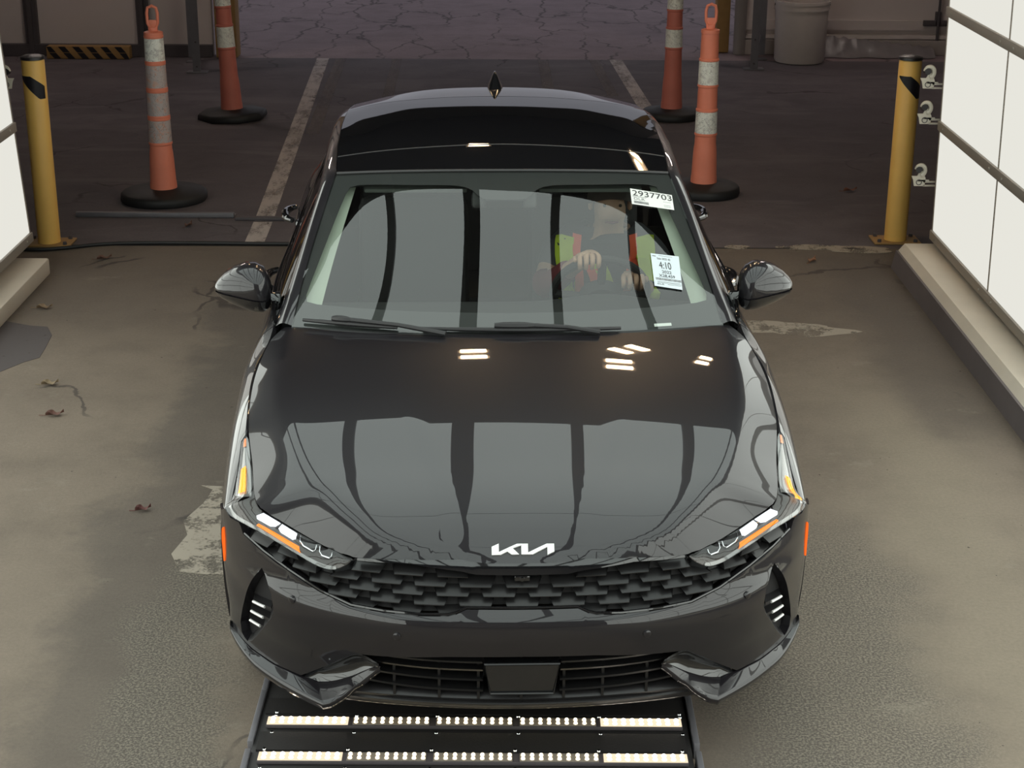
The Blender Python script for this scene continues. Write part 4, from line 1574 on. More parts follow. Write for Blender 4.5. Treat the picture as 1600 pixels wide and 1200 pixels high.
# base strips and dark frames of the back wall
mb = MB(); mb.box((4.45, 17.96, .18), (4.1, .06, .04)); mb.box((4.45, 17.97, .30), (4.1, .04, .10))
structure(mb.build('baseboard_right', M['panel_wall'], smooth=False))
mb = MB(); mb.box((4.45, 17.93, .075), (4.1, .10, .15))
structure(mb.build('baseboard_right_low', M['garage_wall'], smooth=False))
mb = MB(); mb.box((-4.80, 17.52, .06), (3.3, .08, .12))
structure(mb.build('baseboard_left', M['dark_frame'], smooth=False))
for k, (x, w) in enumerate([(-5.02, .13), (-3.86, .12)]):
    mb = MB(); mb.box((x, 17.53, 2.0), (w, .07, 4.0)); mb.box((x, 17.48, 2.0), (w * .35, .05, 4.0))
    structure(mb.build('trim_%d' % (20 + k), M['dark_frame'], smooth=False))
# yellow door jambs
mb = MB(); mb.box((-2.99, 17.55, 1.9), (.22, .24, 3.8), bev=.01)
structure(mb.build('trim_22', M['yellow_dull']))
mb = MB(); mb.box((2.23, 18.10, 1.9), (.14, .24, 3.8), bev=.01)
structure(mb.build('trim_23', M['yellow_dull']))
# ------------------------------------------------------------------ things in the bay
# floor light unit
FL = empty('floor_light_unit', (-.11, 4.37, 0))
tag(FL, 'black metal floor deck with two glowing lamp strips under the car nose', 'floor light')
Z = .05
mb = MB()
mb.box((-.005, .62, .022), (1.33, 1.9, .044), bev=.004)
mb.box((-.005, .0, .047), (1.30, .10, .008)); mb.box((-.005, .205, .046), (1.30, .09, .006)); mb.box((-.005, -.20, .046), (1.30, .10, .006))
deck = mb.build('deck', plain('black_deck', (.022, .020, .020), .5, bump=.2), FL, angle=30)
for sg in (-1, 1):
    for k, y in enumerate((-.20, .10, .40, .72, 1.05, 1.38)):
        mb = MB()
        mb.box((sg * .678, y + .04, .028), (.018, .30 if k else .22, .056), bev=.003)
        mb.build('side_rail', M['galv'], FL)
M['led_bed'] = glow('lit_led_bed', (1.0, .82, .58), 1.1)
M['led_hot'] = glow('lit_led_strong', (1.0, .93, .80), LED_L * .75)
M['led'] = glow('lit_led_dot', (1.0, .86, .58), LED_L * .6)
M['led_base'] = plain('strip_backing', (.20, .175, .15), .6)
for y in (.10, -.098):
    bar = MB()
    bar.box((0, y, .052), (1.285, .05, .012), bev=.002)
    b = bar.build('light_bar', M['dark_frame'], FL)
    for k in range(5):
        strong = k in (0, 4)
        x0 = -.637 + k * .2575
        mb = MB()
        mb.box((x0 + .122, y, .0595), (.25 if strong else .236, .042, .003), mi=0)
        for j in range(9):
            for q in (-1, 1):
                mb.lathe([(0, .006), (.005, .005), (.0078 if strong else .0062, 0)], (x0 + .014 + j * .0272, y + q * .0098, .061), 10, mi=1)
        mb.build('led_strip', None, b, mats=[M['led_bed'] if strong else M['led_base'], M['led_hot'] if strong else M['led']])
for y in (.165, .145, .048, -.045, -.145):
    for k in range(6):
        mb = MB()
        mb.lathe([(0, .004), (.005, .004), (.007, 0)], (-.63 + k * .252 + (.01 if y > 0 else 0), y, .049 if y not in (.145,) else .050), 10)
        if y != .165 or k in (0, 5):
            mb.build('bolt', M['chrome'], FL)

# bollards
def bollard(x, y, label):
    b = empty('bollard', (x, y, 0))
    tag(b, label, 'bollard')
    mb = MB(); mb.lathe([(.0, .012), (.070, .012), (.070, 1.15), (.064, 1.16)], n=40)
    mb.build('post', M['yellow'], b)
    mb = MB(); mb.lathe([(.066, 1.157), (.074, 1.160), (.072, 1.176), (.05, 1.184), (0, 1.186)], n=36)
    mb.build('cap', M['black_plastic'], b)
    mb = MB(); mb.box((0, 0, .006), (.30, .20, .012), bev=.003)
    pl = mb.build('base_plate', M['yellow_dull'], b)
    for sx in (-1, 1):
        for sy in (-1, 1):
            mb = MB(); mb.lathe([(0, .03), (.012, .03), (.014, .012)], (sx * .115, sy * .07, 0), 6)
            mb.build('bolt', M['dark_frame'], pl)
    mb = MB()
    G = []
    for w in np.linspace(-pi * .88, -pi * .12, 18):
        t = (w + pi * .88) / (pi * .76)
        lo, hi = 1.055 - .175 * t, 1.125 - .125 * t
        hi = min(hi, 1.065)
        lo = max(lo, .925)
        G.append([(.0712 * cos(w), .0712 * sin(w), hi), (.0712 * cos(w), .0712 * sin(w), lo)])
    mb.grid(G)
    mb.build('tape_stripe', M['black_tape'], b, fix=False)
    return b
bollard(-2.93, 10.18, 'yellow steel bollard at the left end of the left light wall')
bollard(2.455, 10.36, 'yellow steel bollard beside the white brackets of the right light wall')

# channelizer cones
M['cone'] = plain('orange_plastic', (.82, .25, .155), .5, var=.12, scale=6, bump=.1)
M['cone_dull'] = plain('dirty_orange_plastic', (.56, .165, .12), .6, var=.2, scale=6)
def collar_mat(name, a, b):
    N = NT(name)
    f = N.ramp(N.noise(16, 6, .7, dist=1.5), .48, .62)
    ck = N.ramp(N.noise(7, 3, .6, dist=3.0), .495, .505)
    ck2 = N.ramp(N.noise(7, 3, .6, dist=3.0), .505, .515)
    line = N.math('SUBTRACT', ck, ck2)
    return N.bsdf(N.mix(N.math('MULTIPLY', line, .8), N.mix(f, a, b), (.05, .05, .05)), .45)
M['white_band'] = collar_mat('scuffed_white_band', (.85, .85, .78), (.62, .60, .56))
M['grey_band'] = collar_mat('dirty_grey_band', (.50, .44, .43), (.60, .36, .28))
def cone(x, y, label, bands, mat, rz=0.0, octo=False, base_r=.30, handle=True, h=1.16):
    c = empty('traffic_cone', (x, y, 0), rz)
    tag(c, label, 'traffic cone')
    mb = MB()
    n = 8 if octo else 40
    mb.lathe([(0, .0), (base_r * .97, .0), (base_r, .015), (base_r * .985, .05), (base_r * .93, .065), (.16, .072), (.125, .085), (0, .085)], n=n)
    mb.build('rubber_base', M['rubber'], c, angle=50)
    rad = lambda z: np.interp(z, [.05, .32, .36, h], [.093, .082, .076, .060])
    mb = MB()
    P = [(.094, .06), (.092, .12)]
    zz = list(np.linspace(.14, .33, 5)) + [.345, .36] + [z for z in np.linspace(.38, h - .03, 16)]
    P += [(float(rad(z)), z) for z in zz]
    P += [(.064, h - .028), (.064, h - .005), (.05, h), (0, h)]
    mb.lathe(P, n=36)
    for z0, z1, _ in bands:
        for z in (z0, z1):
            r = float(rad(z)); mb.lathe([(r, z - .012), (r + .006, z - .006), (r + .006, z + .006), (r, z + .012)], n=36)
    body = mb.build('body', mat, c, angle=40)
    for z0, z1, m in bands:
        mb = MB()
        zs = np.linspace(z0 + .010, z1 - .010, 5)
        mb.lathe([(float(rad(zs[0])), zs[0] - .001)] + [(float(rad(z)) + .0035, z) for z in zs] + [(float(rad(zs[-1])), zs[-1] + .001)], n=36)
        mb.build('reflective_band', m, c)
    if handle:
        mb = MB()
        P = [(-.022, 0, h - .01), (-.022, 0, h + .03), (-.034, 0, h + .055), (-.036, 0, h + .12), (-.028, 0, h + .155), (0, 0, h + .168), (.028, 0, h + .155), (.036, 0, h + .12), (.034, 0, h + .055), (.022, 0, h + .03), (.022, 0, h - .01)]
        mb.tube(P, .0105, 8)
        mb.box((0, 0, h + .05), (.06, .016, .05), bev=.004)
        mb.box((0, 0, h + .01), (.04, .03, .04), bev=.004)
        mb.build('handle', mat, c)
    return c
W, G_ = M['white_band'], M['grey_band']
cone(-2.435, 11.35, 'orange cone with ring handle and dirty grey bands, nearest the left bollard', [(.40, .57, G_), (.585, .76, G_), (.775, .945, G_), (.955, 1.125, W)], M['cone'])
cone(-2.42, 14.25, 'leaning orange and white cone behind the ring handled one, on eight sided base', [(.60, .79, W), (.945, 1.10, W)], M['cone_dull'], .3, True).rotation_euler = (radians(-1.0), radians(-2.0), .3)
cone(1.355, 11.62, 'bright orange cone with cracked white bands close behind the right side of the car', [(.43, .60, W), (.77, .95, W)], M['cone'], base_r=.26)
cone(1.37, 14.40, 'dull red cone with two white bands, the further one on the right of the lane', [(.60, .77, W), (.92, 1.10, W)], M['cone_dull'], base_r=.26)

# brackets on the ends of the light walls
M['bracket'] = plain('white_painted_steel', (.62, .58, .48), .45)
def bracket(x, y, z, sg, label):
    b = empty('bracket', (x, y, z))
    b.scale = (.78, .78, .78)
    tag(b, label, 'bracket', None)
    mb = MB()
    mb.box((-sg * .055, 0, -.035), (.085, .012, .012)); mb.box((-sg * .0, 0, -.075), (.11, .012, .012)); mb.box((-sg * .01, 0, -.045), (.09, .012, .012))
    out = [(-sg * .045, -.078), (-sg * .125, -.078), (-sg * .135, -.03), (-sg * .150, .0), (-sg * .105, .0), (-sg * .085, .045), (-sg * .06, .03), (-sg * .04, -.02)]
    mb.prism([(px, -.006, pz) for px, pz in out], (0, .012, 0))
    mb.build('plate', M['bracket'], b)
    mb = MB()
    P = [(-sg * (.085 - .035 * cos(w)), 0, .045 + .04 * sin(w)) for w in np.linspace(-pi * .45, pi * .95, 14)]
    mb.tube(P, [.021 - .008 * k / 13 for k in range(14)], 8)
    mb.build('hook', M['bracket'], b)
    mb = MB()
    mb.tube([(-sg * .09 + .02 * cos(w), -.008, -.048 + .02 * sin(w)) for w in np.linspace(0, 2 * pi, 18, endpoint=False)], .003, 6, closed=True)
    mb.build('bolt_ring', M['dark_frame'], b)
    mb = MB(); mb.lathe([(0, -.02), (.024, -.02), (.026, .02), (0, .02)], (-sg * .10, 0, .05), 14, 'Y')
    mb.build('clamp', M['black_plastic'], b)
    return b
bracket(2.50, 9.78, 1.145, 1, 'white hook bracket highest up on the edge of the right light wall')
bracket(2.50, 9.78, .935, 1, 'white hook bracket midway between two others on the right light wall edge')
bracket(2.50, 9.78, .560, 1, 'white hook bracket lowest on the edge of the right light wall')
bracket(-3.045, 9.76, 1.115, -1, 'white hook bracket on the edge of the left light wall by the bollard top')

# bucket
bk = empty('bucket', (2.965, 17.42, 0))
tag(bk, 'tall white plastic bucket with wire handle against the back wall', 'bucket')
mb = MB()
mb.lathe([(0, .006), (.245, .006), (.258, .03), (.272, .54), (.282, .54), (.282, .60), (.287, .60), (.287, .63), (.266, .63), (.250, .04), (0, .03)], n=44)
mb.build('tub', M['white_plastic'], bk, angle=40)
mb = MB()
mb.tube([(.285 * cos(w), -.285 * abs(sin(w)) * .35 - .02, .58 - .19 * sin(w) * 0 + .26 * sin(w)) for w in np.linspace(0, pi, 20)], .004, 6)
mb.build('handle', M['dark_frame'], bk)

# steel door-track posts
def post(x, y, label, sg):
    p = empty('steel_post', (x, y, 0))
    tag(p, label, 'post')
    mb = MB()
    mb.box((0, 0, 1.7), (.075, .006, 3.4)); mb.box((sg * .036, .045, 1.7), (.006, .09, 3.4))
    mb.box((sg * .16, .62, 1.7), (.07, .006, 3.3)); mb.box((sg * .126, .65, 1.7), (.006, .07, 3.3))
    mb.build('angle_bar', M['galv'], p, smooth=False)
    for z in (.16, 1.2, 2.3):
        mb = MB(); mb.tube([(0, .02, z), (sg * .13, .62, z + .10)], .02, 4)
        mb.build('brace', M['galv'], p, smooth=False)
    mb = MB(); mb.box((0, .03, .005), (.20, .14, .01))
    mb.build('foot_plate', M['galv'], p, smooth=False)
    mb = MB(); mb.box((sg * .16, .65, .005), (.12, .12, .01))
    mb.build('foot_plate', M['galv'], p, smooth=False)
    for z in (.06, .30, .9, 1.5):
        mb = MB(); mb.lathe([(0, -.008), (.009, -.008), (.010, 0)], (0, -.002, z), 8, 'Y')
        mb.build('bolt', M['dark_frame'], p)
    return p
post(-3.135, 16.52, 'grey steel angle post left of the leaning cone', -1)
post(2.425, 16.90, 'grey steel angle post just left of the white bucket', 1)
mb = MB(); mb.lathe([(0, 0), (.065, 0), (.065, 3.2), (0, 3.2)], (2.40, 17.90, 0), 24)
tag(mb.build('pipe', plain('pale_pipe', (.25, .22, .21), .6)), 'pale upright pipe beside the right yellow door jamb', 'pipe')

# hazard-striped kerb
hz = empty('wheel_stop', (-4.40, 17.36, 0))
tag(hz, 'low kerb block with black and yellow hazard stripes under the left back wall', 'kerb')
mb = MB(); mb.box((0, 0, .065), (.86, .12, .13), bev=.01)
mb.build('block', M['yellow_dull'], hz)
for k in range(6):
    for (z0, z1, sh, o) in ((.004, .062, .05, 0), (.068, .126, .05, -.05)):
        x = -.40 + k * .145 + o
        mb = MB()
        mb.prism([(max(-.425, x), -.0625, z1), (max(-.425, x + .07), -.0625, z1), (min(.425, x + .07 + sh), -.0625, z0), (min(.425, x + sh), -.0625, z0)], (0, .004, 0))
        mb.build('stripe', M['black_tape'], hz, smooth=False)
# wall rod with foot bracket, far right
rd_ = empty('door_bolt_rod', (4.50, 17.90, 0))
tag(rd_, 'thin dark vertical rod with bracket on the back wall at far right', 'rod')
mb = MB(); mb.tube([(0, 0, .02), (0, 0, 3.0)], .014, 8)
mb.build('rod', M['dark_frame'], rd_)
mb = MB(); mb.box((0, .03, .33), (.30, .05, .06), bev=.005); mb.box((0, .03, .38), (.06, .05, .14), bev=.005)
mb.build('bracket', M['dark_frame'], rd_)
# folded sheet lying along the base of the wall
mb = MB()
G = []
r = random.Random(5)
for i in range(40):
    x = 3.25 + 1.2 * i / 39
    G.append([(x, 17.86 + .01 * sin(i * .9), .21 - .12 * i / 39 + .012 * sin(i * 1.7)), (x, 17.80 + .012 * sin(i * 1.3), .15 - .08 * i / 39 + .01 * sin(i * .8 + 1)), (x, 17.77, .07), (x, 17.66 + .03 * sin(i * .5), .004)])
mb.grid(G)
tag(mb.build('plastic_sheet', plain('grey_plastic_sheet', (.20, .18, .185), .35), fix=False), 'crumpled grey plastic sheet along the wall base right of the bucket', 'sheet')

# cable over the floor, left; threshold strips
mb = MB()
cp = [(-3.14, 10.35, .012), (-3.16, 10.10, .012), (-3.02, 9.99, .012), (-2.80, 10.03, .012), (-2.60, 10.12, .012), (-2.3, 10.16, .012), (-1.9, 10.165, .012), (-1.5, 10.16, .012), (-1.0, 10.17, .012)]
cs_ = nspline(range(len(cp)), cp)
mb.tube([cs_(t)[0] for t in np.linspace(0, len(cp) - 1, 60)], .012, 8)
tag(mb.build('cable', M['rubber']), 'black cable running across the floor seam from the left bollard to the car', 'cable')
mb = MB(); mb.box((-2.40, 10.86, .016), (1.06, .035, .032), bev=.003); mb.box((-2.40, 10.90, .003), (1.06, .08, .006))
tag(mb.build('threshold_rail', M['galv']), 'metal edge rail on the floor in front of the ring handled cone', 'rail')
mb = MB(); mb.box((-1.55, 10.80, .010), (.60, .05, .020), bev=.003)
tag(mb.build('threshold_rail', M['dark_frame']), 'short dark floor rail beside the left rear of the car', 'rail')

# fallen leaves
def leaf(x, y, L, rz, col, label, curl=.02):
    mb = MB()
    G = []
    for i in range(13):
        t = i / 12
        wd = L * .26 * sin(pi * t**.8) * (1 + .25 * sin(t * 20))
        row = []
        for q in (-1, -.5, 0, .5, 1):
            row.append((L * (t - .5), q * wd, .004 + curl * abs(q)**1.5 * (.5 + .5 * sin(t * 7)) + curl * .6 * t * t))
        G.append(row)
    mb.grid(G)
    mb.tube([(-L * .5, 0, .004), (-L * .72, L * .04, .004), (-L * .85, L * .03, .005)], .0018, 5)
    o = mb.build('leaf', plain('leaf_' + 'tan' if col[0] > .2 else 'leaf_brown', col, .8, var=.3, scale=40), fix=False)
    o.location = (x, y, .0015)
    o.rotation_euler = (0, 0, rz)
    tag(o, label, 'leaf')
leaf(-2.25, 7.60, .085, .1, (.24, .18, .11), 'pale tan dry leaf on the floor below the dark asphalt patch')
leaf(-2.12, 7.19, .085, .15, (.13, .06, .045), 'brown dry leaf with stem on the floor below the tan leaf')
leaf(-1.49, 6.14, .065, .2, (.12, .045, .04), 'dark red leaf on the floor closest to the left headlight')
leaf(-2.60, 8.82, .09, .0, (.22, .15, .09), 'small tan leaf just above the dark asphalt patch')
leaf(-2.50, 9.82, .09, .3, (.14, .07, .05), 'brown leaf at the near end of the left kerb below the bollard')
leaf(-2.13, 10.62, .08, 1.2, (.15, .08, .06), 'brown leaf by the metal edge rail under the ring handled cone')
leaf(2.42, 11.70, .10, .2, (.20, .08, .05), 'reddish leaf on the dark floor left of the right bollard')
leaf(1.84, 9.86, .09, 1.0, (.28, .14, .08), 'orange brown leaf on the floor above the right door mirror')

# ------------------------------------------------------------------ garage tube lamps
M['tube'] = glow('lit_warm_tube', (1.0, .70, .40), TUBE_L)
M['tube_fill'] = glow('added_fill_tube', (1.0, .86, .78), TUBE_L)  # for two unseen lamps added to brighten the back wall and bucket
def tube_lamp(x, y, rz, label, z=3.86, L=.22, m='tube'):
    t = empty('tube_lamp', (x, y, z), rz)
    tag(t, label, 'ceiling lamp')
    mb = MB(); mb.box((0, 0, .09), (L + .06, .40, .05), bev=.01); mb.box((0, 0, .14), (.08, .2, .10))
    mb.build('housing', M['white_plastic'], t)
    for q in (-1, 1):
        mb = MB(); mb.box((0, q * .115, .055), (L, .10, .03), bev=.012)
        mb.build('lamp_bar', M[m], t)
    return t
tube_lamp(-.30, 9.98, .05, 'twin bar ceiling lamp over the lane just past the light tunnel, left of centre')
tube_lamp(.90, 9.74, -.03, 'twin bar ceiling lamp over the lane just past the light tunnel, right of centre')
tube_lamp(1.02, 10.35, -.75, 'twin bar ceiling lamp turned askew right of the lane centre')
tube_lamp(1.68, 10.2, -.3, 'twin bar ceiling lamp towards the right bollard', L=.13)
tube_lamp(-.36, 12.1, .0, 'twin bar ceiling lamp further back over the middle of the lane')
tube_lamp(-2.25, 12.3, .0, 'twin bar ceiling lamp further back between the two left cones', L=.13)
tube_lamp(1.5, 12.3, .0, 'twin bar ceiling lamp further back above the cracked white cone', L=.10)
tube_lamp(3.4, 16.2, .0, 'added twin bar fill lamp above the white bucket', L=.9, m='tube_fill')
tube_lamp(-4.3, 16.0, .0, 'added twin bar fill lamp above the hazard striped kerb', L=.9, m='tube_fill')
# ------------------------------------------------------------------ driver
from mathutils import Matrix as _M
CARM = Matrix.Translation((0.0356, 4.154, 0)) @ Matrix.Rotation(0.0341, 4, 'Z')
M['skin'] = plain('skin', (.42, .25, .17), .55, var=.1, scale=30)
M['jacket'] = plain('dark_grey_jacket', (.045, .045, .05), .85, var=.2, bump=.3)
M['maroon'] = plain('maroon_sleeve', (.13, .02, .025), .85, var=.2)
M['hi_yellow'] = plain('hi_vis_yellow', (.50, .62, .03), .6)
M['hi_orange'] = plain('hi_vis_orange', (.85, .12, .05), .6)
M['hair'] = plain('dark_hair', (.035, .022, .016), .7, bump=.4)
BASE = Vector((.42, 2.55, .53))
def skin_mesh(name, chains, mat, parent=None, sub=2):
    """chains of (x, y, z, r) in car coordinates; the first point of each chain after the first joins the nearest earlier point"""
    bm = bmesh.new()
    lay = bm.verts.layers.skin.verify()
    allv = []
    for ci, ch in enumerate(chains):
        prev = None
        for k, (x, y, z, r) in enumerate(ch):
            p = Vector((x, y, z)) - BASE
            if k == 0 and ci > 0:
                v = min(allv, key=lambda q: (q.co - p).length)
                prev = v
                continue
            v = bm.verts.new(p)
            v[lay].radius = (r, r)
            if ci == 0 and k == 0:
                v[lay].use_root = True
            if prev is not None:
                bm.edges.new((prev, v))
            prev = v
            allv.append(v)
    me = bpy.data.meshes.new(name)
    bm.to_mesh(me)
    bm.free()
    o = bpy.data.objects.new(name, me)
    COL.objects.link(o)
    me.materials.append(mat)
    s = o.modifiers.new('skin', 'SKIN')
    s.use_smooth_shade = True
    d = o.modifiers.new('sub', 'SUBSURF')
    d.levels = d.render_levels = sub
    dg = bpy.context.evaluated_depsgraph_get()
    m2 = bpy.data.meshes.new_from_object(o.evaluated_get(dg))
    o.modifiers.clear()
    o.data = m2
    m2.polygons.foreach_set('use_smooth', [True] * len(m2.polygons))
    if not m2.materials:
        m2.materials.append(mat)
    if parent:
        o.parent = parent
    return o
HEAD = Vector((.445, 2.42, 1.165))
RH = Vector((.325, 2.02, 1.052))        # hand seen on top of the wheel
LH = Vector((.50, 2.06, .96))
body_ch = [
    [(.42, 2.62, .60, .15), (.42, 2.63, .72, .145), (.42, 2.62, .84, .15), (.43, 2.58, .95, .13), (.435, 2.53, 1.03, .06), (.44, 2.48, 1.08, .058), (.445, 2.46, 1.13, .075), (.445, 2.44, 1.18, .088), (.445, 2.45, 1.225, .075)],
    [(.43, 2.58, .95, .1), (.30, 2.57, .965, .085), (.235, 2.55, .93, .07), (.19, 2.47, .85, .055), (.19, 2.33, .86, .048), (.225, 2.20, .93, .042), (.27, 2.10, 1.00, .034), (.305, 2.045, 1.045, .034)],
    [(.43, 2.58, .95, .1), (.57, 2.57, .965, .085), (.64, 2.54, .92, .07), (.67, 2.45, .80, .055), (.65, 2.32, .80, .046), (.60, 2.20, .86, .04), (.55, 2.12, .92, .034), (.52, 2.07, .955, .034)],
    [(.42, 2.62, .60, .1), (.33, 2.52, .60, .10), (.31, 2.32, .64, .085), (.31, 2.12, .64, .07), (.31, 1.98, .46, .055), (.31, 1.88, .34, .045)],
    [(.42, 2.62, .60, .1), (.51, 2.52, .60, .10), (.53, 2.32, .64, .085), (.53, 2.12, .64, .07), (.53, 1.98, .46, .055), (.53, 1.88, .34, .045)],
    [(.445, 2.44, 1.165, .05), (.445, 2.352, 1.155, .016)],
]
PERSON = skin_mesh('person', body_ch, M['skin'])
PERSON.matrix_world = CARM @ Matrix.Translation(BASE)
tag(PERSON, 'driver in a yellow and orange safety vest gripping the steering wheel', 'person')
# fingers of the visible hand closed over the rim
def finger(parent, pts, r, name='finger'):
    return pts
hand = []
def hand_mesh(c, sg):
    chains = [[(c.x - .018, c.y + .026, c.z - .004, .026), (c.x, c.y + .006, c.z + .016, .03), (c.x + .004, c.y - .012, c.z + .022, .028)]]
    for k in range(4):
        dx = -.036 + k * .0245
        L = (1.0, 1.08, 1.04, .86)[k if sg > 0 else 3 - k]
        zt = c.z + .024 + .004 * (1.5 - abs(k - 1.5))
        chains.append([(c.x + .004, c.y - .012, c.z + .022, .02), (c.x + dx, c.y - .018, zt, .0115), (c.x + dx, c.y - .036 * L, zt - .006, .0112), (c.x + dx * .98, c.y - .046 * L, zt - .026, .0105), (c.x + dx * .96, c.y - .034, zt - .046 * L, .0095), (c.x + dx * .95, c.y - .016, zt - .052 * L, .0085)])
    chains.append([(c.x - .018, c.y + .026, c.z - .004, .02), (c.x - .045 * sg, c.y + .012, c.z + .004, .0125), (c.x - .055 * sg, c.y - .014, c.z + .012, .0115), (c.x - .050 * sg, c.y - .034, c.z + .004, .010)])
    return chains
for c, sg in ((RH, 1), (LH, -1)):
    h = skin_mesh('hand', hand_mesh(c, sg), M['skin'], PERSON, 2)
# face and hair
def on_head(name, V, F, mat):
    return make(name, [Vector(v) - BASE for v in V], F, mat, PERSON)
mb = MB()
for sx in (-1, 1):
    m2 = MB().lathe([(0, -.007), (.005, -.005), (.007, 0), (.005, .005), (0, .007)], n=12)
    mb.add([Vector(v) + Vector((.445 + sx * .032, 2.362, 1.182)) - BASE for v in m2.V], m2.F)
mb.build('eye', M['hair'], PERSON)
mb = MB()
mb.tube([Vector((.445 - .026, 2.368, 1.112)) - BASE, Vector((.445, 2.358, 1.112)) - BASE, Vector((.445 + .026, 2.368, 1.112)) - BASE], [.003, .006, .003], 8)
mb.build('mouth', M['maroon'], PERSON)
mb = MB()
for sx in (-1, 1):
    m2 = MB().lathe([(0, -.028), (.009, -.02), (.011, 0), (.009, .02), (0, .028)], n=12)
    mb.add([Vector(v) + Vector((.445 + sx * .080, 2.46, 1.165)) - BASE for v in m2.V], m2.F)
mb.build('ear', M['skin'], PERSON)
mb = MB()
G = []
for i in range(15):
    th = .02 + 1.75 * i / 14
    row = []
    for k in range(33):
        w = 2 * pi * k / 32
        fr = max(0, -sin(w))                      # towards the face
        t = min(th, 1.75 - .42 * fr**1.2)
        rr = .104 + .004 * sin(w * 9 + i)
        row.append(Vector((.445 + rr * .9 * sin(t) * cos(w), 2.455 + rr * 1.02 * sin(t) * sin(w), 1.185 + rr * 1.0 * cos(t))) - BASE)
    G.append(row)
mb.grid(G)
mb.build('hair', M['hair'], PERSON, fix=False, angle=70)
# jacket body and sleeves
jk = [
    [(.42, 2.62, .56, .165), (.42, 2.63, .72, .16), (.42, 2.62, .84, .165), (.43, 2.58, .95, .145), (.437, 2.535, 1.015, .078), (.44, 2.51, 1.045, .07)],
    [(.43, 2.58, .95, .1), (.30, 2.57, .968, .095), (.232, 2.55, .93, .082), (.188, 2.47, .85, .066)],
    [(.43, 2.58, .95, .1), (.57, 2.57, .968, .095), (.643, 2.54, .92, .082), (.672, 2.45, .80, .066), (.65, 2.32, .80, .056), (.60, 2.20, .86, .05), (.56, 2.13, .91, .045)],
]
JK = skin_mesh('jacket', jk, M['jacket'], PERSON)
skin_mesh('sleeve', [[(.188, 2.47, .85, .066), (.182, 2.40, .84, .064), (.19, 2.33, .86, .058), (.225, 2.20, .93, .051), (.262, 2.115, .995, .044)]], M['maroon'], PERSON)
skin_mesh('trousers', [[(.42, 2.64, .58, .13), (.42, 2.60, .60, .14)], [(.42, 2.60, .60, .1), (.33, 2.52, .60, .112), (.31, 2.32, .64, .096), (.31, 2.12, .64, .08), (.31, 1.98, .46, .065), (.31, 1.90, .36, .055)],
                       [(.42, 2.60, .60, .1), (.51, 2.52, .60, .112), (.53, 2.32, .64, .096), (.53, 2.12, .64, .08), (.53, 1.98, .46, .065), (.53, 1.90, .36, .055)]], M['interior'], PERSON)
# vest straps draped over the jacket: thick ribbons
dgp = bpy.context.evaluated_depsgraph_get()
from mathutils.bvhtree import BVHTree
bvh = BVHTree.FromObject(JK, dgp)
def ribbon(name, pts, w, mat, lift=.006, d=Vector((0, 1, -.25))):
    """pts in (x, z) as seen from the front; pressed on to the jacket from the front"""
    P = smooth_line(pts, .02)
    G = []
    for i, (x, z) in enumerate(P):
        a = np.array(P[max(i - 1, 0)]); b = np.array(P[min(i + 1, len(P) - 1)])
        t = b - a; t = t / max(np.linalg.norm(t), 1e-9)
        n = np.array((-t[1], t[0]))
        row = []
        for q in (-.5, -.17, .17, .5):
            x_, z_ = x + n[0] * w * q, z + n[1] * w * q
            o = Vector((x_, 1.9, z_)) - BASE
            h = bvh.ray_cast(o, Vector((0, 1, 0)))
            y = h[0].y if h[0] is not None else 2.5 - BASE.y
            row.append(Vector((o.x, y - lift, o.z)))
        G.append(row)
    mb = MB(); mb.grid(G)
    G2 = [[p + Vector((0, .004, 0)) for p in r_] for r_ in G]
    mb.grid(G2)
    return mb.build(name, mat, PERSON, fix=False, angle=60)
for sx in (-1, 1):
    cx = .43
    ribbon('vest_panel', [(cx + sx * .165, 1.02), (cx + sx * .17, .95), (cx + sx * .155, .86), (cx + sx * .15, .74), (cx + sx * .15, .62)], .075, M['hi_yellow'])
    ribbon('vest_stripe', [(cx + sx * .115, 1.03), (cx + sx * .12, .95), (cx + sx * .105, .86), (cx + sx * .10, .74), (cx + sx * .10, .62)], .035, M['hi_orange'])
ribbon('vest_panel', [(cx - .14, .70), (cx, .69), (cx + .14, .70)], .10, M['hi_yellow'])
ribbon('vest_stripe', [(cx - .07, .93), (cx - .04, .86), (cx - .02, .78)], .05, M['hi_orange'])
ribbon('vest_panel', [(cx - .03, .92), (cx + .0, .86), (cx + .02, .80)], .05, M['hi_yellow'])

# ------------------------------------------------------------------ paper labels on the windshield
M['paper'] = plain('white_paper', (.72, .72, .69), .7, var=.02)
M['paper_cool'] = plain('bluish_white_paper', (.60, .66, .70), .7, var=.02)
M['ink'] = plain('black_ink', (.02, .02, .02), .7)
M['ink_grey'] = plain('grey_ink', (.20, .20, .20), .7)
def text_mesh(body, size, name, mat, parent, x, z, sx=1.0, lift=.0006):
    cu = bpy.data.curves.new(name, 'FONT')
    cu.body = body
    cu.size = size
    cu.extrude = .0002
    t = bpy.data.objects.new(name, cu)
    COL.objects.link(t)
    dg = bpy.context.evaluated_depsgraph_get()
    me = bpy.data.meshes.new_from_object(t.evaluated_get(dg))
    bpy.data.objects.remove(t)
    o = bpy.data.objects.new(name, me)
    COL.objects.link(o)
    me.materials.clear()
    me.materials.append(mat)
    o.parent = parent
    o.location = (x, z, lift)
    o.scale = (sx, 1, 1)
    return o
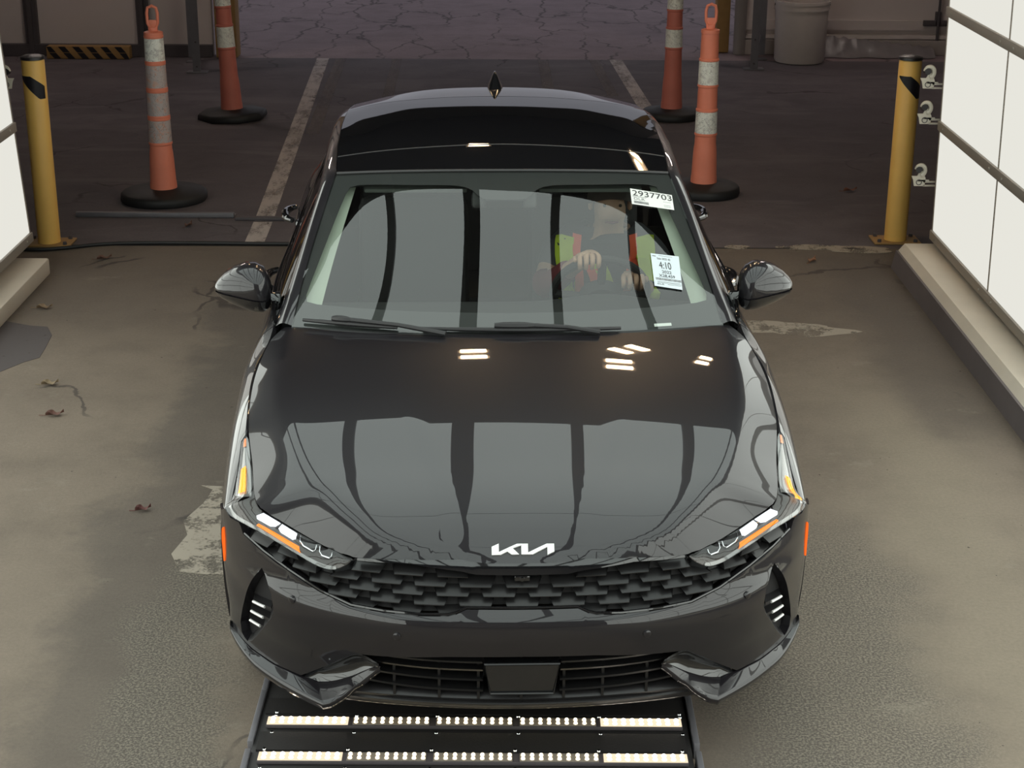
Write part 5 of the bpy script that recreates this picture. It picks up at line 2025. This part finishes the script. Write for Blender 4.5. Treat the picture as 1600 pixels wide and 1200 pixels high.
def paper(name, uvs, label, mat):
    P = [CARM @ Vector(off(ws_fn, .006)(u, v)[0]) for u, v in uvs]          # tl, tr, br, bl
    c = sum(P, Vector()) / 4
    ex = ((P[1] - P[0]) + (P[2] - P[3])).normalized()
    n = ex.cross(((P[0] - P[3]) + (P[1] - P[2]))).normalized()
    ey = n.cross(ex)
    o = None
    L = [((p - c).dot(ex), (p - c).dot(ey)) for p in P]
    V = [Vector((a, b, 0)) for a, b in L] + [Vector((a, b, -.0008)) for a, b in L]
    F = [(3, 2, 1, 0), (4, 5, 6, 7)] + [(i, (i + 1) % 4, 4 + (i + 1) % 4, 4 + i) for i in range(4)]
    o = make(name, V, F, mat, None, False)
    bm = bmesh.new(); bm.from_mesh(o.data); bmesh.ops.recalc_face_normals(bm, faces=list(bm.faces)); bm.to_mesh(o.data); bm.free()
    R = Matrix((ex, ey, n)).transposed().to_4x4()
    o.matrix_world = Matrix.Translation(c) @ R
    w = (L[1][0] - L[0][0] + L[2][0] - L[3][0]) / 2
    h = (L[0][1] - L[3][1] + L[1][1] - L[2][1]) / 2
    tag(o, label, 'label')
    return o, w, h
def bars(parent, x0, x1, z0, z1, n, seed, mat):
    r = random.Random(seed)
    mb = MB()
    x = x0
    while x < x1 - .0005:
        w = r.choice((.0008, .0012, .002)) * (x1 - x0) / .07
        mb.box(((x + w / 2), (z0 + z1) / 2, .0004), (w, z1 - z0, .0006))
        x += w + r.choice((.0008, .0012)) * (x1 - x0) / .07
    return mb.build('barcode', mat, parent, smooth=False)
def lines(parent, rows, mat):
    mb = MB()
    for x0, x1, z, t in rows:
        mb.box(((x0 + x1) / 2, z, .0004), (x1 - x0, t, .0006))
    return mb.build('small_print', mat, parent, smooth=False)
p1, w, h = paper('paper_label', [(.707, .868), (.955, .838), (.934, .735), (.690, .762)], 'white paper label printed 2937703 high on the windshield', M['paper'])
text_mesh('2937703', h * .50, 'printed_text', M['ink'], p1, -w * .46, h * .08, w * .96 / (h * .50 * 3.5))
text_mesh('DLR', h * .22, 'printed_text', M['ink_grey'], p1, -w * .45, -h * .20, 1.25)
bars(p1, -w * .45, -w * .10, -h * .42, -h * .27, 20, 3, M['ink_grey'])
lines(p1, [(-w * .46, -w * .14, h * .02, .002), (w * .26, w * .44, -h * .06, .001), (w * .26, w * .42, -h * .28, .001), (w * .26, w * .42, -h * .38, .001)], M['ink_grey'])
p2, w, h = paper('paper_label', [(.719, .446), (.868, .427), (.840, .220), (.700, .247)], 'white paper label printed 4:10 low on the driver side of the windshield', M['paper_cool'])
text_mesh('Sale 2025 40', h * .085, 'printed_text', M['ink_grey'], p2, -w * .27, h * .33, w * .56 / (h * .085 * 6.0))
text_mesh('4:10', h * .30, 'printed_text', M['ink'], p2, -w * .24, h * .06, w * .50 / (h * .30 * 1.95))
text_mesh('2022', h * .12, 'printed_text', M['ink'], p2, -w * .18, -h * .08, w * .40 / (h * .12 * 2.3))
text_mesh('X28,459', h * .12, 'printed_text', M['ink'], p2, -w * .30, -h * .20, w * .66 / (h * .12 * 4.0))
bars(p2, -w * .44, w * .46, -h * .30, -h * .235, 30, 9, M['ink_grey'])
text_mesh('DLR', h * .06, 'printed_text', M['ink_grey'], p2, -w * .42, -h * .44, 1.3)
lines(p2, [(-w * .40, w * .40, -h * .345, .0012), (-w * .40, w * .44, -h * .375, .0010), (-w * .05, w * .42, -h * .41, .0010), (-w * .42, -w * .30, h * .42, .004), (-w * .2, w * .3, h * .45, .001)], M['ink_grey'])
